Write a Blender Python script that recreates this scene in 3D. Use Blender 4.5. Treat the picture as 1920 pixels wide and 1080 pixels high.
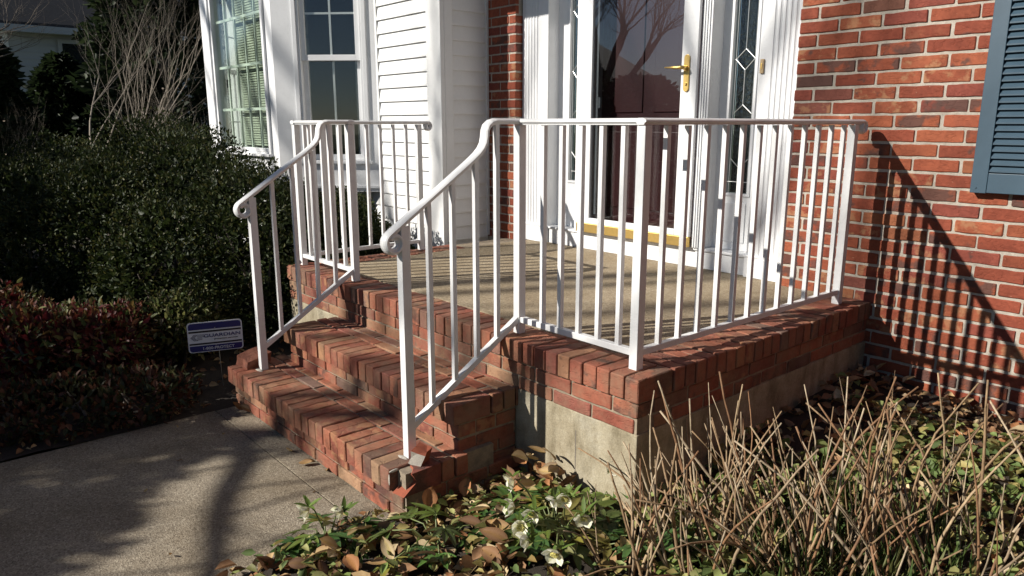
import bpy, bmesh, math, random
import numpy as np
from mathutils import Vector, Matrix
R = math.radians
for o in list(bpy.data.objects): bpy.data.objects.remove(o)
scene = bpy.context.scene
COL = scene.collection

# ------------------------------------------------------------------ camera
F_PX, CAM = 1388.86, Vector((1.5151, -3.6476, 0.8508))
YAW, PITCH = 0.857, 0.2184
cd = bpy.data.cameras.new('camera'); cam = bpy.data.objects.new('camera', cd); COL.objects.link(cam)
cd.sensor_width = 36.0; cd.lens = 36.0 * F_PX / 1920; cd.clip_start = 0.05; cd.clip_end = 500
cam.location = CAM; cam.rotation_euler = (math.pi / 2 - PITCH, 0, YAW)
scene.camera = cam
FW = Vector((-math.sin(YAW) * math.cos(PITCH), math.cos(YAW) * math.cos(PITCH), -math.sin(PITCH)))
RT = Vector((math.cos(YAW), math.sin(YAW), 0)); UP = RT.cross(FW)
def at(px, py, ax, val):
    """point on the plane axis=val that the photograph shows at pixel (px, py)"""
    d = FW * F_PX + RT * (px - 960) - UP * (py - 540)
    return CAM + d * ((val - CAM[ax]) / d[ax])

# ------------------------------------------------------------------ light
SUN = Vector((-0.485, -1.0, 0.657)).normalized()
world = bpy.data.worlds.new('World'); scene.world = world; world.use_nodes = True
nt = world.node_tree
sky = nt.nodes.new('ShaderNodeTexSky'); sky.sky_type = 'NISHITA'; sky.sun_disc = False
sky.air_density = 0.75; sky.dust_density = 0.2; sky.altitude = 800
sky.sun_elevation = math.asin(SUN.z); sky.sun_rotation = math.atan2(SUN.x, SUN.y)
bg = nt.nodes['Background']; bg.inputs['Strength'].default_value = 0.05
nt.links.new(sky.outputs[0], bg.inputs[0])
sl = bpy.data.lights.new('sun', 'SUN'); so = bpy.data.objects.new('sun', sl); COL.objects.link(so)
sl.energy = 5.0; sl.angle = R(0.53); sl.color = (1.0, 0.95, 0.87)
so.rotation_euler = SUN.to_track_quat('Z', 'Y').to_euler()
scene.view_settings.view_transform = 'Standard'; scene.view_settings.look = 'None'
scene.view_settings.exposure = 0.58; scene.view_settings.gamma = 1.0
scene.render.engine = 'CYCLES'; scene.cycles.max_bounces = 8

# ------------------------------------------------------------------ materials
def new_mat(name):
    m = bpy.data.materials.new(name); m.use_nodes = True
    return m, m.node_tree, m.node_tree.nodes['Principled BSDF']
def nd(t, typ, **kw):
    n = t.nodes.new(typ)
    for k, v in kw.items():
        if k in n.inputs.keys(): n.inputs[k].default_value = v
        else: setattr(n, k, v)
    return n
def ramp(t, src, stops):
    r = t.nodes.new('ShaderNodeValToRGB'); e = r.color_ramp.elements
    while len(e) < len(stops): e.new(0.5)
    for i, (p, c) in enumerate(stops): e[i].position = p; e[i].color = (*c, 1) if len(c) == 3 else c
    t.links.new(src, r.inputs[0]); return r.outputs[0]
def mix(t, fac, a, b, mode='MIX'):
    m = t.nodes.new('ShaderNodeMix'); m.data_type = 'RGBA'; m.blend_type = mode
    for s, v in ((0, fac), (6, a), (7, b)):
        if isinstance(v, (int, float)): m.inputs[s].default_value = v
        elif isinstance(v, tuple): m.inputs[s].default_value = (*v, 1) if len(v) == 3 else v
        else: t.links.new(v, m.inputs[s])
    return m.outputs[2]
def noise(t, scale, detail=4, rough=0.6, coord='Object', vec=None, stretch=None):
    n = nd(t, 'ShaderNodeTexNoise', Scale=scale, Detail=detail, Roughness=rough)
    if vec is None:
        c = t.nodes.new('ShaderNodeTexCoord'); vec = c.outputs[coord]
    if stretch:
        mp = t.nodes.new('ShaderNodeMapping'); mp.inputs['Scale'].default_value = stretch
        t.links.new(vec, mp.inputs[0]); vec = mp.outputs[0]
    t.links.new(vec, n.inputs['Vector']); return n.outputs[0]
def bump(t, bsdf, h, strength=0.3, dist=0.01):
    b = nd(t, 'ShaderNodeBump', Strength=strength, Distance=dist)
    t.links.new(h, b.inputs['Height']); t.links.new(b.outputs[0], bsdf.inputs['Normal']); return b
MATS = {}
def simple(name, col, rough=0.6, var=0.12, scale=20, bstr=0.1, metal=0.0, coord='Object', spec=0.5):
    m, t, b = new_mat(name)
    n = noise(t, scale, 5, 0.65, coord)
    c = mix(t, n, tuple(x * (1 - var) for x in col), tuple(min(1, x * (1 + var)) for x in col))
    t.links.new(c, b.inputs['Base Color']); b.inputs['Roughness'].default_value = rough
    b.inputs['Metallic'].default_value = metal; b.inputs['Specular IOR Level'].default_value = spec
    if bstr: bump(t, b, noise(t, scale * 4, 4, 0.6, coord), bstr, 0.004)
    MATS[name] = m; return m

def brick_material(nm, dirt):
    m, t, b = new_mat(nm)
    oi = t.nodes.new('ShaderNodeObjectInfo')
    tc = t.nodes.new('ShaderNodeTexCoord')
    add = t.nodes.new('ShaderNodeVectorMath'); add.operation = 'ADD'
    mul = t.nodes.new('ShaderNodeVectorMath'); mul.operation = 'SCALE'; mul.inputs[0].default_value = (31.7, 17.3, 23.1)
    t.links.new(oi.outputs['Random'], mul.inputs['Scale'])
    geo = t.nodes.new('ShaderNodeNewGeometry')
    t.links.new(geo.outputs['Position'], add.inputs[0]); t.links.new(mul.outputs[0], add.inputs[1])
    v = add.outputs[0]
    n1 = noise(t, 9, 5, 0.65, vec=v); n2 = noise(t, 60, 5, 0.7, vec=v); n3 = noise(t, 240, 3, 0.6, vec=v)
    c = mix(t, 1.0, oi.outputs['Color'], ramp(t, n1, [(0.32, (0.66, 0.60, 0.60)), (0.66, (1.0, 1.0, 1.0))]), 'MULTIPLY')
    c = mix(t, 0.55, c, ramp(t, n2, [(0.3, (0.55, 0.52, 0.5)), (0.62, (1.0, 1.0, 1.0))]), 'MULTIPLY')
    # a few flashed dark patches and pale lime specks
    c = mix(t, ramp(t, noise(t, 14, 3, 0.5, vec=v), [(0.66, (0, 0, 0)), (0.74, (0.75, 0.75, 0.75))]), c, (0.055, 0.035, 0.03))
    c = mix(t, ramp(t, noise(t, 90, 2, 0.5, vec=v), [(0.74, (0, 0, 0)), (0.8, (0.6, 0.6, 0.6))]), c, (0.5, 0.3, 0.2))
    # streaks of tan and dark flashing along single bricks
    sel = nd(t, 'ShaderNodeMath', operation='MULTIPLY'); sel.inputs[1].default_value = 7.31; t.links.new(oi.outputs['Random'], sel.inputs[0])
    fr_ = nd(t, 'ShaderNodeMath', operation='FRACT'); t.links.new(sel.outputs[0], fr_.inputs[0])
    pk = ramp(t, fr_.outputs[0], [(0.78, (0, 0, 0)), (0.81, (1, 1, 1))]); pk2 = ramp(t, fr_.outputs[0], [(0.20, (1, 1, 1)), (0.24, (0, 0, 0))])
    st1 = ramp(t, noise(t, 11, 3, 0.55, vec=v), [(0.46, (0, 0, 0)), (0.56, (0.85, 0.85, 0.85))])
    st2 = ramp(t, noise(t, 17, 4, 0.6, vec=v), [(0.50, (0, 0, 0)), (0.60, (0.7, 0.7, 0.7))])
    c = mix(t, mix(t, 1.0, pk, st1, 'MULTIPLY'), c, (0.085, 0.045, 0.036))
    c = mix(t, mix(t, 1.0, pk2, st2, 'MULTIPLY'), c, (0.34, 0.17, 0.085))
    if dirt:
        dm = ramp(t, noise(t, 6.5, 6, 0.7, vec=geo.outputs['Position']), [(0.42, (0, 0, 0)), (0.72, (0.75, 0.75, 0.75))])
        c = mix(t, dm, c, (0.22, 0.15, 0.095))
    t.links.new(c, b.inputs['Base Color']); b.inputs['Roughness'].default_value = 0.82
    b.inputs['Specular IOR Level'].default_value = 0.3
    h = mix(t, 0.5, n2, n3)
    # wire-cut creases
    w = noise(t, 22, 2, 0.4, vec=v, stretch=(1.0, 1.0, 2.6))
    h2 = mix(t, 0.6, h, ramp(t, w, [(0.40, (1, 1, 1)), (0.43, (0.2, 0.2, 0.2)), (0.46, (1, 1, 1))]))
    bump(t, b, h2, 0.55, 0.006)
    return m
BRICK = brick_material('brick_clay', 0.0); BRICK_OLD = brick_material('brick_weathered', 1.0)

def mortar_material(name, lo, hi, scale=40):
    m, t, b = new_mat(name)
    c = ramp(t, noise(t, scale, 6, 0.7), [(0.3, lo), (0.7, hi)])
    t.links.new(c, b.inputs['Base Color']); b.inputs['Roughness'].default_value = 0.95
    bump(t, b, noise(t, 260, 5, 0.7), 0.5, 0.006); MATS[name] = m; return m
MORTAR = mortar_material('mortar_light', (0.31, 0.275, 0.225), (0.47, 0.425, 0.36))
MORTAR2 = mortar_material('mortar_old', (0.16, 0.13, 0.095), (0.34, 0.27, 0.19), 25)

def aggregate(name, cols, fine=420, big=3.0, rough=0.9):
    m, t, b = new_mat(name)
    vo = nd(t, 'ShaderNodeTexVoronoi', Scale=fine)
    c = t.nodes.new('ShaderNodeTexCoord'); t.links.new(c.outputs['Object'], vo.inputs['Vector'])
    sp = t.nodes.new('ShaderNodeSeparateColor'); t.links.new(vo.outputs['Color'], sp.inputs[0])
    n = len(cols)
    col = ramp(t, sp.outputs[0], [(i / (n - 1), cc) for i, cc in enumerate(cols)])
    blot = ramp(t, noise(t, big, 6, 0.65), [(0.3, (0.62, 0.58, 0.52)), (0.7, (1, 1, 1))])
    col = mix(t, 1.0, col, blot, 'MULTIPLY')
    col = mix(t, 0.7, col, ramp(t, noise(t, 60, 4, 0.7), [(0.3, (0.6, 0.6, 0.6)), (0.65, (1.0, 1.0, 1.0))]), 'MULTIPLY')
    t.links.new(col, b.inputs['Base Color']); b.inputs['Roughness'].default_value = rough
    b.inputs['Specular IOR Level'].default_value = 0.25
    bump(t, b, vo.outputs['Distance'], 0.45, 0.004); MATS[name] = m; return m
SLAB = aggregate('porch_aggregate', [(0.23, 0.175, 0.115), (0.45, 0.37, 0.255), (0.34, 0.27, 0.18), (0.56, 0.48, 0.355)], 190)
WALK = aggregate('walk_aggregate', [(0.165, 0.135, 0.10), (0.36, 0.31, 0.235), (0.27, 0.225, 0.168), (0.47, 0.415, 0.325)], 200, 2.2)
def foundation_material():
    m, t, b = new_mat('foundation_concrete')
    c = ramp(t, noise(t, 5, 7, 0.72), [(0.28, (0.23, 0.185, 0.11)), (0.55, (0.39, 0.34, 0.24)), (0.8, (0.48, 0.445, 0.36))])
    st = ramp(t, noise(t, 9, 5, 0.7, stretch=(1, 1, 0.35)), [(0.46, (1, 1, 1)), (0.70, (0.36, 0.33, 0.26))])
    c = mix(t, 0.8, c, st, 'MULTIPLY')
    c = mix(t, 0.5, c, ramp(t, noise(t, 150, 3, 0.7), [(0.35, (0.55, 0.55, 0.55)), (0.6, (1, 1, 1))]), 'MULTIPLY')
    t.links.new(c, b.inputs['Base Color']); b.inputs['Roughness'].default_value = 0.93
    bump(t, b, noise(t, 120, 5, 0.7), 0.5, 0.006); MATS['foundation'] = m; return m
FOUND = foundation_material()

def white_paint(name, col=(0.80, 0.80, 0.80), rough=0.35, grime=0.12):
    m, t, b = new_mat(name)
    n = ramp(t, noise(t, 7, 6, 0.7), [(0.3, tuple(x * (1 - grime) for x in col)), (0.6, col)])
    n = mix(t, 0.5, n, ramp(t, noise(t, 70, 5, 0.75), [(0.25, (0.8, 0.79, 0.77)), (0.45, (1, 1, 1))]), 'MULTIPLY')
    t.links.new(n, b.inputs['Base Color']); b.inputs['Roughness'].default_value = rough
    bump(t, b, noise(t, 90, 3, 0.6), 0.06, 0.003); MATS[name] = m; return m
RAIL = white_paint('railing_paint', (0.72, 0.72, 0.715), 0.42, 0.14)
VINYL = white_paint('vinyl_white', (0.70, 0.70, 0.69), 0.5, 0.07)
TRIM = white_paint('trim_white', (0.74, 0.745, 0.75), 0.4, 0.06)
SHUT = simple('shutter_blue', (0.036, 0.070, 0.100), 0.45, 0.10, 30, 0.05)
BRASS = simple('brass', (0.72, 0.50, 0.17), 0.42, 0.2, 60, 0.05, metal=1.0)
DOORRED = simple('door_maroon', (0.028, 0.0014, 0.0028), 0.4, 0.15, 8, 0.03)
DARK = simple('dark_interior', (0.012, 0.012, 0.014), 0.8, 0.2, 5, 0)
SOIL = simple('soil_mulch', (0.030, 0.022, 0.015), 0.95, 0.6, 40, 0.8)
CAME = simple('lead_came', (0.62, 0.62, 0.60), 0.35, 0.1, 60, 0, metal=0.6)
BLIND = simple('blind_cream', (0.46, 0.475, 0.40), 0.6, 0.06, 20, 0)
BARK = simple('bark_grey', (0.16, 0.13, 0.105), 0.9, 0.4, 30, 0.5)
BARKPALE = simple('bark_pale', (0.26, 0.22, 0.175), 0.85, 0.3, 30, 0.3)
FRESH = simple('fresh_brick_break', (0.27, 0.070, 0.034), 0.9, 0.35, 60, 0.6)
OLDMORT = simple('mortar_lump', (0.46, 0.42, 0.36), 0.95, 0.4, 160, 0.9)
GREYB = simple('cavity_grey', (0.14, 0.12, 0.10), 0.95, 0.4, 80, 0.5)
ROOFM = simple('roof_shingle', (0.030, 0.030, 0.034), 0.9, 0.35, 6, 0.4)
NEIGH = simple('neighbour_siding', (0.42, 0.43, 0.45), 0.8, 0.08, 3, 0)
TAN = simple('neighbour_tan', (0.34, 0.265, 0.19), 0.8, 0.1, 3, 0)
NAVY = simple('sign_navy', (0.008, 0.010, 0.12), 0.35, 0.1, 30, 0)
SIGNW = simple('sign_white', (0.62, 0.64, 0.68), 0.35, 0.05, 30, 0)
BLACKP = simple('sign_black', (0.010, 0.008, 0.014), 0.4, 0.1, 30, 0)
STEEL = simple('steel_grey', (0.35, 0.35, 0.36), 0.35, 0.1, 30, 0, metal=0.9)

def glass_material(name, tint=(1, 1, 1), ior=1.5, rough=0.0, wavy=0.0):
    m, t, b = new_mat(name); t.nodes.remove(b)
    out = t.nodes['Material Output']
    lw = nd(t, 'ShaderNodeLayerWeight', Blend=0.5)
    pw = t.nodes.new('ShaderNodeMath'); pw.operation = 'POWER'; pw.inputs[1].default_value = 5.0; t.links.new(lw.outputs['Facing'], pw.inputs[0])
    f0 = ((ior - 1) / (ior + 1)) ** 2
    fr = t.nodes.new('ShaderNodeMath'); fr.operation = 'MULTIPLY_ADD'; fr.inputs[1].default_value = 1 - f0; fr.inputs[2].default_value = f0; t.links.new(pw.outputs[0], fr.inputs[0])
    gl = nd(t, 'ShaderNodeBsdfGlossy', Roughness=rough)
    gl.inputs['Color'].default_value = (1, 1, 1, 1)
    tr = t.nodes.new('ShaderNodeBsdfTransparent'); tr.inputs[0].default_value = (*tint, 1)
    mx = t.nodes.new('ShaderNodeMixShader')
    t.links.new(fr.outputs[0], mx.inputs[0]); t.links.new(tr.outputs[0], mx.inputs[1]); t.links.new(gl.outputs[0], mx.inputs[2])
    if wavy:
        bp = nd(t, 'ShaderNodeBump', Strength=wavy, Distance=0.01); t.links.new(noise(t, 45, 2, 0.5), bp.inputs['Height'])
        t.links.new(bp.outputs[0], gl.inputs['Normal']); t.links.new(bp.outputs[0], lw.inputs['Normal'])
    t.links.new(mx.outputs[0], out.inputs[0]); MATS[name] = m; return m
GLASS = glass_material('clear_glass', (0.93, 0.95, 0.94), 1.55)
GLASSG = glass_material('green_glass', (0.92, 0.965, 0.93), 1.55, 0, 0.02)
GLASSD = glass_material('storm_glass', (0.90, 0.91, 0.91), 1.66)
GLASSW = glass_material('bevelled_glass', (0.75, 0.80, 0.80), 1.6, 0.03, 0.25)

def leaf_material(name, rough=0.45, trans=0.25, spec=0.5):
    m, t, b = new_mat(name)
    a = t.nodes.new('ShaderNodeVertexColor'); a.layer_name = 'Col'
    oi = t.nodes.new('ShaderNodeObjectInfo')
    c = mix(t, 1.0, a.outputs[0], oi.outputs['Color'], 'MULTIPLY')
    c = mix(t, 0.6, c, ramp(t, noise(t, 55, 4, 0.7), [(0.3, (0.55, 0.5, 0.45)), (0.62, (1, 1, 1))]), 'MULTIPLY')
    t.links.new(c, b.inputs['Base Color']); b.inputs['Roughness'].default_value = rough
    b.inputs['Specular IOR Level'].default_value = spec
    tl = t.nodes.new('ShaderNodeBsdfTranslucent'); t.links.new(c, tl.inputs[0])
    mx = t.nodes.new('ShaderNodeMixShader'); mx.inputs[0].default_value = trans
    t.links.new(b.outputs[0], mx.inputs[1]); t.links.new(tl.outputs[0], mx.inputs[2])
    t.links.new(mx.outputs[0], t.nodes['Material Output'].inputs[0]); MATS[name] = m; return m
LEAFG = leaf_material('leaf_glossy', 0.42, 0.25, 0.4)
LEAFB = leaf_material('leaf_boxwood', 0.55, 0.25, 0.22)
LEAFM = leaf_material('leaf_matte', 0.6, 0.3, 0.3)
LEAFD = leaf_material('leaf_dead', 0.8, 0.15, 0.2)
PETAL = leaf_material('petal_white', 0.5, 0.35, 0.3)
def stem_material():
    m, t, b = new_mat('dry_stem')
    oi = t.nodes.new('ShaderNodeObjectInfo')
    c = mix(t, 1.0, oi.outputs['Color'], ramp(t, noise(t, 35, 5, 0.7, 'Object', stretch=(1, 1, 0.3)), [(0.3, (0.45, 0.42, 0.40)), (0.6, (1, 1, 1))]), 'MULTIPLY')
    t.links.new(c, b.inputs['Base Color']); b.inputs['Roughness'].default_value = 0.75
    bump(t, b, noise(t, 120, 4, 0.7, stretch=(1, 1, 0.2)), 0.5, 0.004); return m
STEM = stem_material()

# ------------------------------------------------------------------ mesh helpers
class MB:
    def __init__(s): s.v = []; s.f = []; s.m = []; s.mi = 0
    def add(s, vs, fs):
        o = len(s.v); s.v += [tuple(x) for x in vs]
        for f in fs: s.f.append(tuple(i + o for i in f)); s.m.append(s.mi)
        return s
    def box(s, x0, x1, y0, y1, z0, z1):
        return s.add([(x0, y0, z0), (x1, y0, z0), (x1, y1, z0), (x0, y1, z0), (x0, y0, z1), (x1, y0, z1), (x1, y1, z1), (x0, y1, z1)],
                     [(0, 3, 2, 1), (4, 5, 6, 7), (0, 1, 5, 4), (1, 2, 6, 5), (2, 3, 7, 6), (3, 0, 4, 7)])
    def obox(s, c, size, M=None):
        c = Vector(c); M = M or Matrix.Identity(3); h = Vector(size) / 2
        vs = [c + M @ Vector((a * h.x, b * h.y, d * h.z)) for d in (-1, 1) for a, b in ((-1, -1), (1, -1), (1, 1), (-1, 1))]
        return s.add(vs, [(0, 3, 2, 1), (4, 5, 6, 7), (0, 1, 5, 4), (1, 2, 6, 5), (2, 3, 7, 6), (3, 0, 4, 7)])
    def tube(s, pts, rad, n=6, cap=True):
        pts = [Vector(p) for p in pts]; k = len(pts)
        if not hasattr(rad, '__len__'): rad = [rad] * k
        t0 = (pts[1] - pts[0]).normalized()
        a = t0.orthogonal().normalized(); rings = []
        for i, p in enumerate(pts):
            t = (pts[min(i + 1, k - 1)] - pts[max(i - 1, 0)]).normalized()
            a = (a - t * a.dot(t)).normalized(); b = t.cross(a)
            rings.append([p + (a * math.cos(2 * math.pi * j / n) + b * math.sin(2 * math.pi * j / n)) * rad[i] for j in range(n)])
        fs = []
        for i in range(k - 1):
            for j in range(n):
                j2 = (j + 1) % n
                fs.append((i * n + j, i * n + j2, (i + 1) * n + j2, (i + 1) * n + j))
        if cap: fs.append(tuple(range(n))[::-1]); fs.append(tuple((k - 1) * n + j for j in range(n)))
        return s.add([v for r in rings for v in r], fs)
    def sweep(s, path, side, prof):
        """profile points (s, n): s along the fixed side vector, n along the path normal"""
        path = [Vector(p) for p in path]; side = Vector(side).normalized(); k = len(path); n = len(prof); vs = []
        for i, p in enumerate(path):
            a = (path[i] - path[i - 1]).normalized() if i else None
            b = (path[i + 1] - path[i]).normalized() if i < k - 1 else None
            t = ((a or b) + (b or a)).normalized()
            nrm = side.cross(t).normalized()
            sc = 1 / max(0.5, t.dot(a or b))
            vs += [p + side * q[0] + nrm * q[1] * sc for q in prof]
        fs = [(i * n + j, i * n + (j + 1) % n, (i + 1) * n + (j + 1) % n, (i + 1) * n + j) for i in range(k - 1) for j in range(n)]
        fs.append(tuple(range(n))[::-1]); fs.append(tuple((k - 1) * n + j for j in range(n)))
        return s.add(vs, fs)
    def prism(s, poly, y0, y1, axis=1):
        """polygon given in the two other axes, extruded along axis"""
        def mk(a, b, d):
            return {0: (d, a, b), 1: (a, d, b), 2: (a, b, d)}[axis]
        n = len(poly)
        vs = [mk(a, b, y0) for a, b in poly] + [mk(a, b, y1) for a, b in poly]
        fs = [tuple(range(n)), tuple(range(2 * n - 1, n - 1, -1))] + [(i, i + n, (i + 1) % n + n, (i + 1) % n) for i in range(n)]
        return s.add(vs, fs)
    def mesh(s, name, mats, smooth=False):
        me = bpy.data.meshes.new(name); me.from_pydata(s.v, [], s.f)
        for m in (mats if isinstance(mats, (list, tuple)) else [mats]): me.materials.append(m)
        if len(me.materials) > 1: me.polygons.foreach_set('material_index', s.m)
        bm = bmesh.new(); bm.from_mesh(me); bmesh.ops.recalc_face_normals(bm, faces=bm.faces); bm.to_mesh(me); bm.free()
        if smooth: me.polygons.foreach_set('use_smooth', [True] * len(me.polygons))
        me.update(); return me
    def build(s, name, mats, parent=None, smooth=False, bevel=0):
        o = bpy.data.objects.new(name, s.mesh(name, mats, smooth)); COL.objects.link(o); o.parent = parent
        if bevel:
            b = o.modifiers.new('bevel', 'BEVEL'); b.width = bevel; b.segments = 2; b.limit_method = 'ANGLE'
        return o
def tag(o, label=None, cat=None, group=None, kind=None):
    for k, v in (('label', label), ('category', cat), ('group', group), ('kind', kind)):
        if v: o[k] = v
    return o
def empty(name, loc=(0, 0, 0), label=None, cat=None, group=None):
    o = bpy.data.objects.new(name, None); COL.objects.link(o); o.location = loc; o.empty_display_size = 0.1
    return tag(o, label, cat, group)
def child(name, me, parent, loc=(0, 0, 0), rot=None, scale=None, color=None):
    o = bpy.data.objects.new(name, me); COL.objects.link(o); o.parent = parent; o.location = loc
    if rot is not None: o.rotation_euler = rot
    if scale is not None: o.scale = scale
    if color is not None: o.color = (*color, 1)
    return o

# ------------------------------------------------------------------ bricks
rb = random.Random(5)
BRICK_CACHE = {}
def brick_me(l, d, h, bmat, variants=7, bev=0.003, jit=0.0016):
    """bevelled, slightly uneven brick centred on the origin"""
    key = (round(l, 3), round(d, 3), round(h, 3), bmat.name)
    lst = BRICK_CACHE.setdefault(key, [])
    if len(lst) < variants:
        rr = random.Random(int((key[0] * 7 + key[1] * 13 + key[2] * 29) * 1000) + len(lst) * 77)
        # chamfered section swept along the longest side, edges uneven
        ax = 0 if l >= max(d, h) else (1 if d >= h else 2); dims = [l, d, h]; Lg = dims[ax]; o1, o2 = [i for i in range(3) if i != ax]
        A, B = dims[o1] / 2, dims[o2] / 2; n = 5 if Lg > 0.1 else 3
        xs_ = [-Lg / 2, -Lg / 2 + bev] + [-Lg / 2 + Lg * i / n for i in range(1, n)] + [Lg / 2 - bev, Lg / 2]
        vs = []; fs = []
        for i, x in enumerate(xs_):
            e = bev if i in (0, len(xs_) - 1) else 0; a_, b_ = A - e, B - e
            ua, ub = [rr.uniform(-jit, jit) for _ in range(2)], [rr.uniform(-jit, jit) for _ in range(2)]
            c_ = bev * rr.uniform(0.7, 1.5)
            for (p_, q_) in ((-a_, -b_ + c_), (-a_ + c_, -b_), (a_ - c_, -b_), (a_, -b_ + c_), (a_, b_ - c_), (a_ - c_, b_), (-a_ + c_, b_), (-a_, b_ - c_)):
                v = [0, 0, 0]; v[ax] = x + rr.uniform(-.6, .6) * jit; v[o1] = p_ + ua[p_ > 0] * .6; v[o2] = q_ + ub[q_ > 0]; vs.append(v)
        k8 = len(xs_)
        for i in range(k8 - 1):
            for j in range(8): fs.append((i * 8 + j, i * 8 + (j + 1) % 8, (i + 1) * 8 + (j + 1) % 8, (i + 1) * 8 + j))
        fs += [tuple(range(8))[::-1], tuple((k8 - 1) * 8 + j for j in range(8))]
        me = bpy.data.meshes.new('brick'); me.from_pydata(vs, [], fs)
        bm = bmesh.new(); bm.from_mesh(me); bmesh.ops.recalc_face_normals(bm, faces=bm.faces); bm.to_mesh(me); bm.free(); me.materials.append(bmat)
        lst.append(me); return me
    return rb.choice(lst)
PAL_WALL = [((0.31, 0.082, 0.040), 9), ((0.285, 0.070, 0.037), 8), ((0.35, 0.100, 0.047), 7), ((0.26, 0.066, 0.043), 4), ((0.36, 0.13, 0.06), 1.2), ((0.22, 0.072, 0.05), 1.0),
            ((0.19, 0.080, 0.052), 0.5), ((0.12, 0.06, 0.05), 0.2), ((0.075, 0.065, 0.06), 0.08)]
PAL_STEP = [((0.34, 0.115, 0.068), 8), ((0.30, 0.095, 0.060), 8), ((0.38, 0.14, 0.08), 5), ((0.25, 0.085, 0.06), 5), ((0.36, 0.18, 0.10), 2.4),
            ((0.22, 0.11, 0.08), 2.2), ((0.17, 0.10, 0.085), 1.0), ((0.40, 0.24, 0.14), 0.9)]
def pick(pal):
    c = rb.choices([p[0] for p in pal], [p[1] for p in pal])[0]; k = rb.uniform(0.88, 1.1)
    return tuple(x * k for x in c)
def brick(parent, x0, x1, y0, y1, z0, z1, pal, wob=0.0012, name='brick', tint=None):
    l, d, h = x1 - x0, y1 - y0, z1 - z0
    me = brick_me(l, d, h, BRICK if pal is PAL_WALL else BRICK_OLD)
    return child(name, me, parent, ((x0 + x1) / 2 + rb.uniform(-wob, wob), (y0 + y1) / 2 + rb.uniform(-wob, wob), (z0 + z1) / 2 + rb.uniform(-wob, wob)),
                 (rb.uniform(-.004, .004), rb.uniform(-.003, .003), rb.uniform(-.004, .004)), None, tint or pick(pal))

# =================================================================== GROUND
GZ = -0.60
mb = MB(); mb.add([(-90, -90, -0.70), (90, -90, -0.70), (90, 90, -0.70), (-90, 90, -0.70)], [(0, 1, 2, 3)])
LAWN = simple('lawn_ground', (0.07, 0.085, 0.03), 0.95, 0.5, 8, 0.5)
ground = tag(mb.build('ground', LAWN), kind='structure')
XW0, XW1 = -2.22, -0.70
mb = MB(); mb.box(XW0, XW1, -14, -2.4485, -0.72, GZ)
walk = tag(mb.build('walkway', WALK, bevel=0.003), kind='structure')
mb = MB(); mb.box(XW0, XW1, -2.444, -2.30, -0.72, GZ - 0.002)
mb.build('slab', WALK, walk, bevel=0.003)
rg = random.Random(3)
def bedz(x, y):
    if x > -1.0:      # right bed: rises towards wall and porch
        t = min(1, max(0, (y + 3.2) / 2.4)); u = min(1, max(0, (x + 0.75) / 0.5))
        z = -0.605 + 0.085 * t * u + 0.03 * u
        z += 0.07 * min(1, max(0, (y + 1.2) / 1.0)) * u
        z += 0.07 * max(0, 1 - max(0, x) / 0.5) * min(1, max(0, (y + 1.75) / 0.7)) * u
    else:
        z = -0.60 + 0.05 * min(1, max(0, (-2.25 - x) / 0.6))
    return z + 0.012 * math.sin(7.1 * x + 1.3 * y) * math.cos(6.3 * y - 2 * x)
def bed(name, x0, x1, y0, y1, step):
    nx = int((x1 - x0) / step); ny = int((y1 - y0) / step); m = MB()
    vs = [(x0 + (x1 - x0) * i / nx, y0 + (y1 - y0) * j / ny, bedz(x0 + (x1 - x0) * i / nx, y0 + (y1 - y0) * j / ny) + rg.uniform(-.008, .008)) for j in range(ny + 1) for i in range(nx + 1)]
    m.add(vs, [(j * (nx + 1) + i, j * (nx + 1) + i + 1, (j + 1) * (nx + 1) + i + 1, (j + 1) * (nx + 1) + i) for j in range(ny) for i in range(nx)])
    return tag(m.build(name, SOIL, smooth=True), kind='structure')
bed('garden_bed', -0.70, 4.5, -6.0, 0.05, 0.06)
bed('garden_bed', -9.0, -2.22, -7.0, -0.3, 0.12)

# =================================================================== HOUSE
house = empty('brick_house', (0, 0, GZ), 'red brick house with white siding wing, bay window and panelled white entry', 'house')
HP = Vector((0, 0, -GZ))       # children are built in world coordinates, so undo the empty's offset
class Off:                      # parents a world-space object to the house empty
    pass
def hb(m, name, mats, parent=None, **kw):
    o = m.build(name, mats, parent or house, **kw)
    if parent is None: o.location = HP
    return o
BX, BZ, BP, BC = -0.3949, 1.4454, 0.2032, 0.065       # perpend origin, row origin, brick pitch, course pitch
XL, XR, XWING = -2.657, -0.495, -2.98                  # door opening, wing side
# mortar bodies
mb = MB(); mb.box(XR + 0.004, 6.0, 0.0055, 0.30, -0.75, 5.2)
wall = hb(mb, 'brick_wall', MORTAR)
mb = MB(); mb.box(XWING - 0.05, XL - 0.004, 0.0055, 0.30, -0.3, 5.2); mb.box(XL - 0.004, XR + 0.004, 0.0055, 0.30, 2.62, 5.2)
hb(mb, 'mortar', MORTAR, wall)
BH = 0.0530; JT = 0.0115
far = MB()
def wall_row(r, xa, xb, individual):
    zc = BZ - r * BC; off = 0.0 if r % 2 else 0.5
    k = math.floor((xa - BX) / BP - off) - 1
    while True:
        x0 = BX + (k + off) * BP + JT / 2; x1 = x0 + BP - JT; k += 1
        if x0 > xb: break
        # bricks are never quite on the grid
        x0 += rb.uniform(-.0025, .0025); x1 += rb.uniform(-.0025, .0025)
        x0 = max(x0, xa); x1 = min(x1, xb)
        if x1 - x0 < 0.02: continue
        z0, z1 = zc - BH / 2, zc + BH / 2
        if individual(x0, x1, zc):
            brick(wall, x0, x1, 0.0 + rb.uniform(-.001, .0015), 0.095, z0, z1, PAL_WALL)
        else:
            far.box(x0, x1, rb.uniform(-.001, .001), 0.03, z0, z1)
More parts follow.
